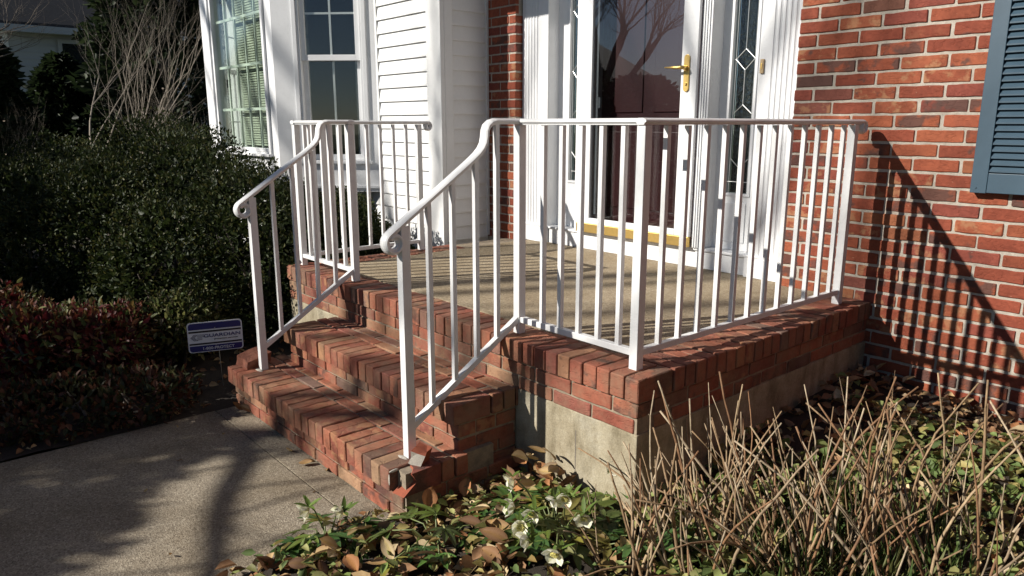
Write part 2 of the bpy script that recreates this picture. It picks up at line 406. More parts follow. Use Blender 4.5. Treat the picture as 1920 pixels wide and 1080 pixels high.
for r in range(-30, 31):
    zc = BZ - r * BC
    wall_row(r, XR, 5.0, lambda a, b, z: a < 0.95 and -0.62 < z < 1.62)
    if zc > -0.02: wall_row(r, XWING - 0.03, XL, lambda a, b, z: z < 1.62)
    if zc > 2.65: wall_row(r, XL, XR, lambda a, b, z: False)
fo = far.build('brick_field', BRICK, wall); fo.color = (0.36, 0.095, 0.05, 1); fo['kind'] = 'stuff'

# ---- entry: pilasters, sidelights, storm door (recessed behind the brick face)
YP, YS, YD = 0.062, 0.165, 0.055
def pilaster(x0, x1, flip):
    # fluted board: profile in x, extruded in z
    w = x1 - x0; pts = [(x0, YP + 0.01)]
    n = 5; fw = 0.020; gap = 0.010; tot = n * fw + (n - 1) * gap
    a0 = (x0 + 0.03) if flip else (x1 - 0.03 - tot)
    pts.append((x0, YP))
    for i in range(n):
        a = a0 + i * (fw + gap)
        pts += [(a, YP), (a + 0.003, YP + 0.005), (a + fw / 2, YP + 0.009), (a + fw - 0.003, YP + 0.005), (a + fw, YP)]
    pts += [(x1, YP), (x1, 0.24), (x0, 0.24)]
    m = MB(); m.prism(pts, 0.12, 2.45, axis=2)
    p = hb(m, 'pilaster', TRIM)
    m = MB(); m.box(x0 - 0.006, x1 + 0.006, YP - 0.012, 0.24, 0.0, 0.115); m.box(x0 - 0.010, x1 + 0.010, YP - 0.017, 0.24, 0.115, 0.128)
    m.build('plinth', TRIM, p, bevel=0.003)
    return p
PLX1 = -2.385; PRX0 = -0.742
pilaster(XL + 0.008, PLX1, True); 
pilaster(PRX0, XR - 0.006, False)
# head / entablature
m = MB(); m.box(XL, XR, 0.03, 0.28, 2.45, 2.64); m.box(XL - 0.03, XR + 0.03, -0.06, 0.0, 2.64, 2.70)
hb(m, 'door_head', TRIM, bevel=0.004)
# sill step under everything
m = MB(); m.box(PLX1 + 0.012, PRX0 - 0.012, 0.075, 0.28, 0.0, 0.105)
sill = hb(m, 'door_sill', TRIM, bevel=0.004)
m = MB(); m.box(PLX1 + 0.012, PRX0 - 0.012, 0.062, 0.28, 0.107, 0.122); m.build('sill_nosing', TRIM, sill, bevel=0.003)
def sidelight(x0, x1, gx0, gx1):
    m = MB(); g0, g1 = 0.455, 2.2
    m.box(x0, gx0, YS, YS + 0.05, 0.123, 2.45); m.box(gx1, x1, YS, YS + 0.05, 0.123, 2.45)
    m.box(gx0, gx1, YS + 0.001, YS + 0.05, 0.123, g0); m.box(gx0, gx1, YS + 0.001, YS + 0.05, g1, 2.45)
    # raised moulding round the glass
    e = 0.014
    for a, b, c, d in ((gx0 - e, gx0, g0 - e, g1 + e), (gx1, gx1 + e, g0 - e, g1 + e)): m.box(a, b, YS - 0.009, YS - 0.0005, c, d)
    m.box(gx0, gx1, YS - 0.009, YS - 0.0005, g0 - e, g0); m.box(gx0, gx1, YS - 0.009, YS - 0.0005, g1, g1 + e)
    s = hb(m, 'sidelight', TRIM)
    MB().box(gx0, gx1, YS + 0.016, YS + 0.022, g0, g1).build('pane', GLASSW, s)
    MB().box(gx0, gx1, YS + 0.055, YS + 0.06, g0, g1).build('dark_backing', DARK, s)
    cm = (gx0 + gx1) / 2; w = (gx1 - gx0) / 2 * 0.80; yy = YS + 0.012
    cm_ = MB(); seg = []
    for sx in (-1, 1): seg.append(((cm + sx * w, g0), (cm + sx * w, g1)))
    for zc in (1.205, 1.60): 
        seg += [((cm - w, zc), (cm, zc + 0.055)), ((cm, zc + 0.055), (cm + w, zc)), ((cm + w, zc), (cm, zc - 0.06)), ((cm, zc - 0.06), (cm - w, zc)), ((cm + w, zc), (gx1, zc)), ((gx0, zc), (cm - w, zc))]
    seg += [((cm, 1.145), (cm, 0.955)), ((cm, 0.955), (cm - w, 0.905)), ((cm, 0.955), (cm + w, 0.905)), ((cm, 1.26), (cm, 1.54)), ((cm, 1.655), (cm, 2.2))]
    seg += [((cm, 0.60), (cm - w, 0.655)), ((cm, 0.60), (cm + w, 0.655)), ((gx0, 0.52), (gx1, 0.52)), ((cm, 0.60), (cm, 0.52))]
    for (a, b), (c, d) in seg: cm_.tube([(a, yy, b), (c, yy, d)], 0.0022, 5)
    cm_.build('leaded_came', CAME, s)
    # recessed flat panel below the glass
    MB().box(gx0 + 0.004, gx1 - 0.004, YS - 0.006, YS, 0.17, 0.40).build('panel', TRIM, s, bevel=0.003)
    return s
sidelight(PLX1, -2.095, -2.265, -2.135)
sidelight(-1.045, PRX0, -0.975, -0.825)
# door jambs framing the storm door
m = MB(); m.box(-2.095, -2.056, YD - 0.002, 0.26, 0.123, 2.45); m.box(-1.112, -1.045, YD - 0.002, 0.26, 0.123, 2.45); m.box(-2.056, -1.112, YD - 0.002, 0.26, 2.22, 2.45)
jamb = hb(m, 'door_jamb', TRIM, bevel=0.003)
m = MB()
for x in (-1.100, -1.083, -1.066): m.box(x, x + 0.008, YD - 0.009, YD - 0.003, 0.124, 2.44)
m.build('jamb_moulding', TRIM, jamb, bevel=0.002)
# storm door
SX0, SX1, GX0, GX1 = -2.052, -1.116, -1.935, -1.225
m = MB(); m.box(SX0, GX0, YD - 0.028, YD - 0.004, 0.187, 2.21); m.box(GX1, SX1, YD - 0.028, YD - 0.004, 0.187, 2.21)
m.box(GX0, GX1, YD - 0.0275, YD - 0.004, 0.187, 0.225); m.box(GX0, GX1, YD - 0.0275, YD - 0.004, 2.10, 2.21)
storm = hb(m, 'storm_door', TRIM, bevel=0.003)
MB().box(GX0, GX1, YD - 0.018, YD - 0.013, 0.225, 2.10).build('pane', GLASSD, storm)
kp = MB(); kp.box(SX0 + 0.002, SX1 - 0.002, YD - 0.031, YD - 0.006, 0.126, 0.186); kp.build('kick_plate', BRASS, storm, bevel=0.002)
# handle: long back plate with rounded ends and a tapering lever
m = MB(); zc, hh, ww = 1.135, 0.104, 0.019; xc = -1.183; n = 10
pts = [(xc + ww * math.cos(a), zc + hh - ww + ww * math.sin(a)) for a in [math.pi * i / n for i in range(n + 1)]]
pts += [(xc - ww * math.cos(a), zc - hh + ww - ww * math.sin(a)) for a in [math.pi * i / n for i in range(n + 1)]]
m.prism(pts, YD - 0.037, YD - 0.0285, axis=1)
hd = m.build('door_handle', BRASS, storm, bevel=0.002)
m = MB(); m.tube([(xc, YD - 0.034, 1.165), (xc, YD - 0.072, 1.165), (xc - 0.012, YD - 0.078, 1.165), (xc - 0.06, YD - 0.078, 1.167), (xc - 0.125, YD - 0.076, 1.170)], [0.013, 0.011, 0.011, 0.008, 0.003], 10)
m.build('lever', BRASS, storm, smooth=True)
MB().tube([(xc, YD - 0.0365, 1.075), (xc, YD - 0.044, 1.075)], 0.008, 10).build('lock_cylinder', BRASS, storm)
# inner red door with raised panels, deeper behind the glass
m = MB(); m.box(-2.0, -1.15, 0.175, 0.22, 0.123, 2.2)
inner = hb(m, 'inner_door', DOORRED)
for x0, x1 in ((-1.90, -1.62), (-1.53, -1.25)):
    for z0, z1 in ((0.30, 0.80), (0.92, 1.75)):
        MB().box(x0, x1, 0.166, 0.1745, z0, z1).build('panel', DOORRED, inner, bevel=0.006)
m = MB(); m.box(-2.056, -2.0, 0.10, 0.26, 0.123, 2.2); m.box(-1.15, -1.112, 0.10, 0.26, 0.123, 2.2); hb(m, 'inner_jamb', TRIM)
# closer tube on the hinge side, seen through the glass
m = MB(); m.tube([(-1.90, 0.075, 0.95), (-1.90, 0.075, 1.02)], 0.014, 8); m.box(-1.925, -1.905, 0.06, 0.10, 0.25, 2.05); hb(m, 'door_closer', simple('closer_grey', (0.10, 0.11, 0.12), 0.4), smooth=False)
# door bell on the right pilaster
m = MB(); m.box(-0.745 + 0.012, -0.745 + 0.034, YP - 0.012, YP - 0.0005, 1.113, 1.187)
bell = hb(m, 'door_bell', simple('bell_beige', (0.50, 0.36, 0.20), 0.4), bevel=0.003)
MB().box(-0.745 + 0.019, -0.745 + 0.027, YP - 0.016, YP - 0.0125, 1.135, 1.165).build('button', BRASS, bell, bevel=0.001)

# ---- shutter right of the door
SHX0, SHX1, SHZ0, SHZ1, SHY = 0.378, 0.86, 0.56, 2.1, -0.045
m = MB(); m.box(SHX0, SHX0 + 0.062, SHY, -0.008, SHZ0, SHZ1); m.box(SHX1 - 0.062, SHX1, SHY, -0.008, SHZ0, SHZ1)
m.box(SHX0 + 0.062, SHX1 - 0.062, SHY + 0.003, -0.008, SHZ0 + 0.002, SHZ0 + 0.085); m.box(SHX0 + 0.062, SHX1 - 0.062, SHY + 0.003, -0.008, SHZ1 - 0.09, SHZ1)
m.box(SHX0 + 0.062, SHX1 - 0.062, -0.016, -0.008, SHZ0 + 0.085, SHZ1 - 0.09)
shutter = hb(m, 'shutter', SHUT, bevel=0.002)
m = MB(); m.tube([(SHX0 + 0.02, SHY - 0.003, SHZ0 + 0.022), (SHX0 + 0.02, SHY + 0.001, SHZ0 + 0.022)], 0.005, 8); m.build('screw', SHUT, shutter)
lv = MB(); lv.add([(SHX0 + 0.0625, SHY + 0.004, 0), (SHX1 - 0.0625, SHY + 0.004, 0), (SHX1 - 0.0625, -0.0165, 0.031), (SHX0 + 0.0625, -0.0165, 0.031),
                   (SHX0 + 0.0625, SHY + 0.004, 0.006), (SHX1 - 0.0625, SHY + 0.004, 0.006), (SHX1 - 0.0625, -0.0165, 0.037), (SHX0 + 0.0625, -0.0165, 0.037)],
                  [(0, 3, 2, 1), (4, 5, 6, 7), (0, 1, 5, 4), (1, 2, 6, 5), (2, 3, 7, 6), (3, 0, 4, 7)])
lme = lv.mesh('louver', SHUT)
z = SHZ0 + 0.09
while z < SHZ1 - 0.125: child('louver', lme, shutter, (0, 0, z)); z += 0.0285

# ---- siding wing with bay window
YF = -0.42
CB = 0.155                       # corner board
wing = MB(); wing.box(-7.1, XWING - 0.012, YF + 0.012, 0.8, -0.75, 2.30)
wing_o = hb(wing, 'siding_wall', VINYL)
SP = 0.1035; z0s = 1.641 - 16 * SP
def board_front(x0, x1, z):     # clapboard: bottom edge proud
    t = 0.017
    return MB().add([(x0, YF - t, z), (x1, YF - t, z), (x1, YF + 0.011, z), (x0, YF + 0.011, z), (x0, YF - 0.001, z + SP), (x1, YF - 0.001, z + SP), (x1, YF + 0.011, z + SP), (x0, YF + 0.011, z + SP),
                     (x0, YF - t, z + 0.012), (x1, YF - t, z + 0.012)],
                    [(0, 3, 2, 1), (4, 5, 6, 7), (0, 1, 9, 8), (8, 9, 5, 4), (1, 2, 6, 5, 9), (2, 3, 7, 6), (3, 0, 8, 4, 7)])
me_f = board_front(-3.83, XWING - CB, 0).mesh('siding_board', VINYL)
me_l = board_front(-7.05, XWING - CB, 0).mesh('siding_board', VINYL)
k = -6
while z0s + k * SP < 2.25:
    zz = z0s + k * SP
    child('siding_board', me_l if zz + SP < 0.34 else me_f, wing_o, (0, 0, zz)); k += 1
def board_side(y0, y1, z):
    t = 0.017; X = XWING
    return MB().add([(X + t, y0, z), (X + t, y1, z), (X - 0.011, y1, z), (X - 0.011, y0, z), (X + 0.001, y0, z + SP), (X + 0.001, y1, z + SP), (X - 0.011, y1, z + SP), (X - 0.011, y0, z + SP), (X + t, y0, z + 0.012), (X + t, y1, z + 0.012)],
                    [(0, 1, 2, 3), (4, 7, 6, 5), (0, 8, 9, 1), (8, 4, 5, 9), (1, 9, 5, 6, 2), (2, 6, 7, 3), (3, 7, 4, 8, 0)])
me_s = board_side(YF + 0.085, -0.022, 0).mesh('siding_board', VINYL)
k = 0
while z0s + k * SP < 2.25:
    child('siding_board', me_s, wing_o, (0, 0, z0s + k * SP)); k += 1
m = MB(); m.box(XWING - CB, XWING + 0.022, YF - 0.024, YF + 0.0115, -0.7, 2.28); m.box(XWING - 0.0115, XWING + 0.0218, YF + 0.0118, YF + 0.085, -0.02, 2.28)
m.build('corner_board', VINYL, wing_o, bevel=0.004)
m = MB(); m.box(XWING - 0.01, XWING + 0.022, -0.0215, -0.003, 0.0, 2.28); m.build('trim_strip', VINYL, wing_o)
m = MB(); m.box(-3.845, -3.822, YF - 0.020, YF + 0.0115, 0.33, 2.28); m.build('trim_strip', VINYL, wing_o)
# wing eave, gutter and roof, above the frame
m = MB(); m.box(-7.1, -2.84, -1.03, 0.8, 2.30, 2.42); wing_r = hb(m, 'eave', TRIM)
m = MB(); m.add([(-7.1, -1.06, 2.42), (-2.82, -1.06, 2.42), (-2.82, 3.5, 4.4), (-7.1, 3.5, 4.4), (-7.1, -1.06, 2.46), (-2.82, -1.06, 2.46), (-2.82, 3.5, 4.44), (-7.1, 3.5, 4.44)],
                [(0, 3, 2, 1), (4, 5, 6, 7), (0, 1, 5, 4), (1, 2, 6, 5), (2, 3, 7, 6), (3, 0, 4, 7)]); hb(m, 'roof', ROOFM)

PA, PB, PC, PD = Vector((-3.835, YF, 0)), Vector((-4.440, -1.030, 0)), Vector((-6.02, -1.030, 0)), Vector((-6.63, YF, 0))
BAYZ0, BAYZ1 = 0.33, 2.30
def frame_on(p, q):
    """matrix: local x from p to q, local y outwards, z up"""
    d = (q - p).normalized(); n = Vector((d.y, -d.x, 0))
    if n.y > 0: n = -n
    return Matrix(((d.x, n.x, 0, p.x), (d.y, n.y, 0, p.y), (0, 0, 1, 0), (0, 0, 0, 1))), (q - p).length
def lb(m, M, x0, x1, y0, y1, z0, z1):
    vs = [M @ Vector(v) for v in [(x0, y0, z0), (x1, y0, z0), (x1, y1, z0), (x0, y1, z0), (x0, y0, z1), (x1, y0, z1), (x1, y1, z1), (x0, y1, z1)]]
    return m.add(vs, [(0, 3, 2, 1), (4, 5, 6, 7), (0, 1, 5, 4), (1, 2, 6, 5), (2, 3, 7, 6), (3, 0, 4, 7)])
def wall_with_hole(M, L, x0, x1, z0, z1, e=0.0):
    m = MB(); t = -0.10
    lb(m, M, e, x0, t, 0, BAYZ0, BAYZ1); lb(m, M, x1, L - e, t, 0, BAYZ0, BAYZ1)
    lb(m, M, x0, x1, t, 0, BAYZ0, z0); lb(m, M, x0, x1, t, 0, z1, BAYZ1); return m
# side wall (45 degrees) with a double-hung window
M1, L1 = frame_on(PA, PB)
bayside = hb(wall_with_hole(M1, L1, 0.13, 0.655, 0.555, 2.15), 'bay_wall', TRIM)
M3, L3 = frame_on(PD, PC)
hb(wall_with_hole(M3, L3, 0.13, 0.655, 0.555, 2.15), 'bay_wall', TRIM)
M2, L2 = frame_on(PB, PC)
hb(wall_with_hole(M2, L2, 0.165, 1.345, 0.615, 2.15), 'bay_wall', TRIM)
m = MB(); n_ = 0.006
poly = [(PA.x, PA.y), (PB.x, PB.y), (PC.x, PC.y), (PD.x, PD.y)]
m.prism(poly, BAYZ0 - 0.03, BAYZ0 - 0.001, axis=2); hb(m, 'bay_floor', TRIM)
m = MB(); m.prism([(a * 1.0, b) for a, b in poly], BAYZ1 - 0.01, BAYZ1 + 0.0, axis=2); hb(m, 'bay_ceiling', DARK)
# casings
def double_hung(M, glass_m):
    m = MB(); o = 0.012
    lb(m, M, 0.095, 0.13, 0.001, o, 0.555, 2.18); lb(m, M, 0.655, 0.69, 0.001, o, 0.555, 2.18)
    lb(m, M, 0.085, 0.70, 0.001, 0.03, 0.528, 0.554)
    lb(m, M, 0.131, 0.150, -0.09, 0.004, 0.556, 2.15); lb(m, M, 0.635, 0.654, -0.09, 0.004, 0.556, 2.15)
    w = hb(m, 'window', TRIM, bevel=0.003)
    s = MB()      # upper sash (outer), lower sash (inner)
    for (z0, z1, y0, y1) in ((1.345, 2.13, -0.045, -0.015), (0.557, 1.385, -0.085, -0.050)):
        lb(s, M, 0.151, 0.19, y0, y1, z0, z1); lb(s, M, 0.595, 0.634, y0, y1, z0, z1)
        lb(s, M, 0.19, 0.595, y0, y1, z0, z0 + 0.045); lb(s, M, 0.19, 0.595, y0, y1, z1 - 0.04, z1)
    s.build('sash', TRIM, w, bevel=0.002)
    g = MB(); lb(g, M, 0.19, 0.595, -0.032, -0.028, 1.39, 2.09); lb(g, M, 0.19, 0.595, -0.069, -0.065, 0.602, 1.345); g.build('pane', glass_m, w)
    mu = MB()
    lb(mu, M, 0.385, 0.40, -0.044, -0.036, 1.39, 2.09); lb(mu, M, 0.19, 0.595, -0.0445, -0.0365, 1.70, 1.715)
    lb(mu, M, 0.385, 0.40, -0.084, -0.072, 0.602, 1.345); lb(mu, M, 0.19, 0.595, -0.0845, -0.0725, 0.86, 0.875)
    mu.build('muntin', TRIM, w)
    sc = MB(); lb(sc, M, 0.152, 0.634, -0.013, -0.011, 0.56, 1.36); return w
double_hung(M1, GLASS); double_hung(M3, GLASS)
m = MB(); lb(m, M1, 0.0, L1, 0.001, 0.014, BAYZ0, BAYZ0 + 0.02); hb(m, 'bay_skirt', TRIM)
# big front window with muntins and blinds
m = MB()
lb(m, M2, 0.125, 0.165, 0.001, 0.02, 0.60, 2.19); lb(m, M2, 1.345, 1.385, 0.001, 0.02, 0.60, 2.19); lb(m, M2, 0.115, 1.395, 0.001, 0.045, 0.578, 0.599)
lb(m, M2, 0.166, 0.205, -0.06, 0.004, 0.616, 2.15); lb(m, M2, 1.305, 1.344, -0.06, 0.004, 0.616, 2.15); lb(m, M2, 0.205, 1.305, -0.06, 0.004, 0.616, 0.645)
bw = hb(m, 'window', TRIM, bevel=0.003)
g = MB(); lb(g, M2, 0.205, 1.305, -0.034, -0.029, 0.645, 2.14); g.build('pane', GLASSG, bw)
mu_h = MB()
for zc in (0.976, 1.353, 1.757): lb(mu_h, M2, 0.205, 1.305, -0.052, -0.036, zc - 0.011, zc + 0.011)
for i in range(1, 5):
    xx = 0.205 + 1.10 * (i / 5); lb(mu_h, M2, xx - 0.008, xx + 0.008, -0.0515, -0.0365, 0.645, 2.14)
mu_h.build('muntin', simple('muntin_pale', (0.62, 0.64, 0.60), 0.5, 0.05, 10, 0), bw)
bl = MB(); z = 0.66
while z < 2.1:
    lb(bl, M2, 0.225, 1.075, -0.125, -0.110, z, z + 0.014); z += 0.0215
lb(bl, M2, 0.225, 1.075, -0.16, -0.15, 0.645, 2.12)
bo = bl.build('blind', BLIND, bw); bo['kind'] = 'stuff'
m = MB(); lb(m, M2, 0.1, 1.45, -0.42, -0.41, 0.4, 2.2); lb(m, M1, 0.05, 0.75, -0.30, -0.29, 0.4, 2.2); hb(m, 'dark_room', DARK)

# =================================================================== PORCH
D, PX0 = 1.766, -2.78
porch = empty('brick_porch', (-1.39, -0.9, -0.7), 'raised red brick porch with a tan pebble concrete floor in front of the door', 'porch')
PO = -Vector(porch.location)
def pbuild(m, name, mats, **kw):
    o = m.build(name, mats, porch, **kw); o.location = PO; return o
def pbrick(*a, **k):
    o = brick(porch, *a, **k); o.location += PO; return o
RH, RD = 0.085, 0.19          # rowlock height and depth
m = MB(); m.box(PX0 + 0.016, -0.016, -D + 0.0165, 0.0, -0.205, -0.005); pbuild(m, 'mortar', MORTAR2)
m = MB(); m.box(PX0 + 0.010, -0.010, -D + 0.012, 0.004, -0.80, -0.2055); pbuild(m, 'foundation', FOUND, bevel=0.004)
m = MB(); m.box(-0.305, -0.301, -D + 0.0115, -D + 0.013, -0.45, -0.28); pbuild(m, 'crack', GREYB)
m = MB(); m.box(PX0 + RD + 0.006, -RD - 0.006, -D + RD + 0.006, 0.28, -0.06, -0.001); pbuild(m, 'concrete_slab', SLAB, bevel=0.004)
n = 42; p = (0 - PX0) / n
for i in range(n):
    x0 = PX0 + i * p
    pbrick(x0 + 0.003, x0 + p - 0.003, -D, -D + RD, -RH, rb.uniform(-.0018, .0012), PAL_STEP, wob=0.0015)
n = 24; p = (D - RD - 0.004) / n
for i in range(n):
    y0 = -D + RD + 0.006 + i * p
    pbrick(-RD, 0, y0 + 0.003, y0 + p - 0.003, -RH, rb.uniform(-.0018, .0012), PAL_STEP, wob=0.0015)
    if y0 < -0.55: pbrick(PX0, PX0 + RD, y0 + 0.003, y0 + p - 0.003, -RH, rb.uniform(-.0018, .0012), PAL_STEP, wob=0.0015)
for r, (z0, z1) in enumerate(((-0.146, -0.094), (-0.2035, -0.1535))):
    x = PX0 + 0.012 - (0.1 if r else 0)
    while x < -0.012:
        a, b = max(x, PX0 + 0.012), min(x + 0.194, -0.012)
        if b - a > 0.03: pbrick(a, b, -D + 0.010, -D + 0.10, z0, z1, PAL_STEP)
        x += 0.2035
    y = -D + 0.102 + (0.0 if r else 0.1) - 0.1
    while y < 0:
        a, b = max(y, -D + 0.1025), min(y + 0.194, -0.002)
        if b - a > 0.03: pbrick(-0.10, -0.0115, a, b, z0, z1, PAL_STEP)
        y += 0.2035

# =================================================================== STEPS
steps = empty('brick_steps', (-1.4, -2.1, -0.7), 'two worn red brick steps leading up from the walkway to the porch', 'steps')
SO = -Vector(steps.location)
def sbuild(m, name, mats, **kw):
    o = m.build(name, mats, steps, **kw); o.location = SO; return o
def sbrick(*a, **k):
    o = brick(steps, *a, **k); o.location += SO; return o
def step(x0, x1, yn, yr, zt, zb, skip_last=False):
    """nosing at yn, next riser at yr, top zt, down to zb"""
    m = MB(); m.box(x0 + 0.016, x1 - 0.016, yn + 0.038, -D + 0.005 if zt > -0.3 else -1.9, zb, zt - 0.006); sbuild(m, 'mortar', MORTAR2)
    n = round((x1 - x0) / 0.0665); p = (x1 - x0) / n
    for i in range(n):
        a = x0 + i * p
        if skip_last and i == n - 1: continue
        sbrick(a + 0.0026, a + p - 0.0026, yn + rb.uniform(-.002, .002), yn + RD - 0.006, zt - RH, zt + rb.uniform(-.0018, .0012), PAL_STEP, wob=0.002)
    # two rows of bricks on edge behind the nosing
    y = yn + RD + 0.002; r = 0
    while y < yr - 0.012:
        x = x0 + 0.002 - (0.1 if r % 2 else 0)
        while x < x1:
            a, b = max(x, x0 + 0.002), min(x + 0.194, x1 - 0.002)
            if b - a > 0.03: sbrick(a, b, y, y + 0.056, zt - RH + 0.002, zt - 0.001 + rb.uniform(-.002, .001), PAL_STEP)
            x += 0.2035
        y += 0.0655; r += 1
    # riser and side courses
    z1 = zt - RH - 0.009; r = 0
    while z1 > zb + 0.02:
        z0 = z1 - 0.052
        x = x0 + 0.014 - (0.1 if r % 2 else 0)
        while x < x1:
            a, b = max(x, x0 + 0.014), min(x + 0.194, x1 - 0.014)
            if b - a > 0.03: sbrick(a, b, yn + 0.028, yn + 0.118, z0, z1, PAL_STEP)
            x += 0.2035
        y = yn + 0.120 - (0.0 if r % 2 else 0.1)
        while y < -D - 0.004:
            a, b = max(y, yn + 0.1205), min(y + 0.194, -D + 0.006)
            if b - a > 0.03:
                sbrick(x1 - 0.104, x1 - 0.0115, a, b, z0, z1, PAL_STEP)
            y += 0.2035
        z1 = z0 - 0.009; r += 1
S1 = (-2.262, -0.600, -2.352, -2.055, -0.390, -0.68); S2 = (-2.145, -0.628, -2.085, -1.742, -0.195, -0.385)
step(*S1, skip_last=True); step(*S2)
# step 2 mass goes on down beside the first step
m = MB(); m.box(S2[0] + 0.02, S2[1] - 0.02, -2.04, -D + 0.004, -0.68, -0.386); sbuild(m, 'mortar', MORTAR2)
z1 = -0.395
for r in range(4):
    z0 = z1 - 0.052; y = -2.05 - (0.1 if r % 2 else 0)
    while y < -D:
        a, b = max(y, -2.05), min(y + 0.194, -D + 0.005)
        if b - a > 0.03: sbrick(S2[1] - 0.104, S2[1] - 0.012, a, b, z0, z1, PAL_STEP)
        y += 0.2035
    z1 = z0 - 0.009
# spalled end brick of the lower step: fracture face slants across its front
xa, xb = -0.662, -0.600; zt, zb = -0.391, -0.475
m = MB()
vs = [(xa, -2.345, zb), (xb, -2.335, zb), (xb, -2.168, zb), (xa, -2.168, zb),
      (xa, -2.262, zt), (xa + 0.028, -2.268, zt), (xb, -2.298, zt - 0.002), (xb, -2.168, zt), (xa, -2.168, zt),
      (xa + 0.012, -2.296, zt - 0.046), (xb, -2.276, zt - 0.04), (xa + 0.034, -2.290, zt - 0.020)]
m.add(vs, []); 
def F(idx, mi): m.f.append(idx); m.m.append(mi)
F((0, 3, 2, 1), 0); F((4, 5, 6, 7, 8), 0); F((2, 3, 8, 7), 0); F((1, 2, 7, 6, 10), 0)
F((0, 9, 4, 8, 3), 0); F((0, 1, 10, 9), 1); F((9, 10, 11), 1); F((10, 6, 11), 1); F((6, 5, 11), 1); F((5, 4, 11), 1); F((4, 9, 11), 1)
o = sbuild(m, 'brick', [BRICK, FRESH]); o['label'] = 'broken corner brick with a fresh orange break'; o.color = (0.26, 0.085, 0.06, 1)
# mortar smears by the post bases
for (px, py, pz, sx, sy, sz) in ((-0.729, -2.252, -0.389, 0.06, 0.022, 0.010), (-0.668, -2.33, -0.395, 0.010, 0.045, 0.012), (-0.667, -2.353, -0.425, 0.010, 0.004, 0.045), (-0.72, -2.20, -0.386, 0.05, 0.03, 0.01), (-2.085, -2.25, -0.389, 0.07, 0.03, 0.006)):
    bm = bmesh.new(); bmesh.ops.create_icosphere(bm, subdivisions=2, radius=0.5)
    vs = [Vector((px, py, pz)) + Vector((v.co.x * sx, v.co.y * sy, v.co.z * sz)) * rb.uniform(0.85, 1.15) for v in bm.verts]
    m = MB(); m.add(vs, [tuple(v.index for v in f.verts) for f in bm.faces]); bm.free()
    sbuild(m, 'mortar_smear', OLDMORT, smooth=True)
# loose chunks
def chunk(name, loc, size, rot, mats, label, seed):
    rr = random.Random(seed); bm = bmesh.new(); bmesh.ops.create_cube(bm, size=1)
    bmesh.ops.subdivide_edges(bm, edges=bm.edges, cuts=1)
    for v in bm.verts: v.co = Vector((v.co.x * size[0], v.co.y * size[1], v.co.z * size[2])) + Vector([rr.uniform(-.1, .1) * min(size) for _ in range(3)])
    me = bpy.data.meshes.new(name); bm.to_mesh(me)
    for mm in mats: me.materials.append(mm)
    if len(mats) > 1:
        for p_ in me.polygons: p_.material_index = 1 if p_.normal.y < -0.55 and p_.center.z < 0.0 else 0
    bm.free(); o = bpy.data.objects.new(name, me); COL.objects.link(o); o.location = loc; o.rotation_euler = rot
    o.color = (0.34, 0.14, 0.09, 1)
    return tag(o, label, 'brick chunk')
chunk('brick_chunk', (-0.650, -2.225, -0.360), (0.05, 0.06, 0.062), (0.2, 0.35, 0.5), [FRESH, OLDMORT], 'broken orange brick chunk with pale mortar beside the post foot', 4)
chunk('brick_chunk', (-2.19, -2.235, -0.352), (0.085, 0.15, 0.06), (0.1, 0.35, 0.35), [BRICK], 'loose half brick lying on the lower step near the yard sign', 9)

# =================================================================== RAILINGS
CAP = [(-0.015, -0.011), (-0.017, -0.004), (-0.023, -0.002), (-0.0235, 0.004), (-0.018, 0.008), (-0.010, 0.0115), (0.010, 0.0115), (0.018, 0.008), (0.0235, 0.004), (0.023, -0.002), (0.017, -0.004), (0.015, -0.011)]
def scroll(start, d, r0, turns=1.35, n=26):
    """curl downwards in the plane of d and z, starting at `start` heading along d (unit, may slope)"""
    d = Vector(d).normalized(); dn = Vector((d.x, d.y, 0)).normalized(); up = Vector((0, 0, 1))
    nrm = -(up - d * up.dot(d)).normalized()         # towards the curl centre
    c = Vector(start) + nrm * r0; pts = []
    for i in range(1, n + 1):
        a = 2 * math.pi * turns * i / n; rr = r0 * (1 - 0.34 * i / n)
        pts.append(c + (-nrm * math.cos(a) + d * math.sin(a)) * rr)
    return pts
POST, BAL = 0.036, 0.019
HB, HT = 0.845, 0.858            # underside of cap, cap path height
def sq(m, x, y, w, z0, z1): m.box(x - w / 2, x + w / 2, y - w / 2, y + w / 2, z0, z1)
def stair_z(y): return 0.078 + (y + 1.676) * 0.625           # top of the sloping lower rail
def cap_z(y):                                              # underside of cap over the stair
    if y > -1.815: return HB
    return 0.705 + (y + 1.92) * 0.667 - 0.010
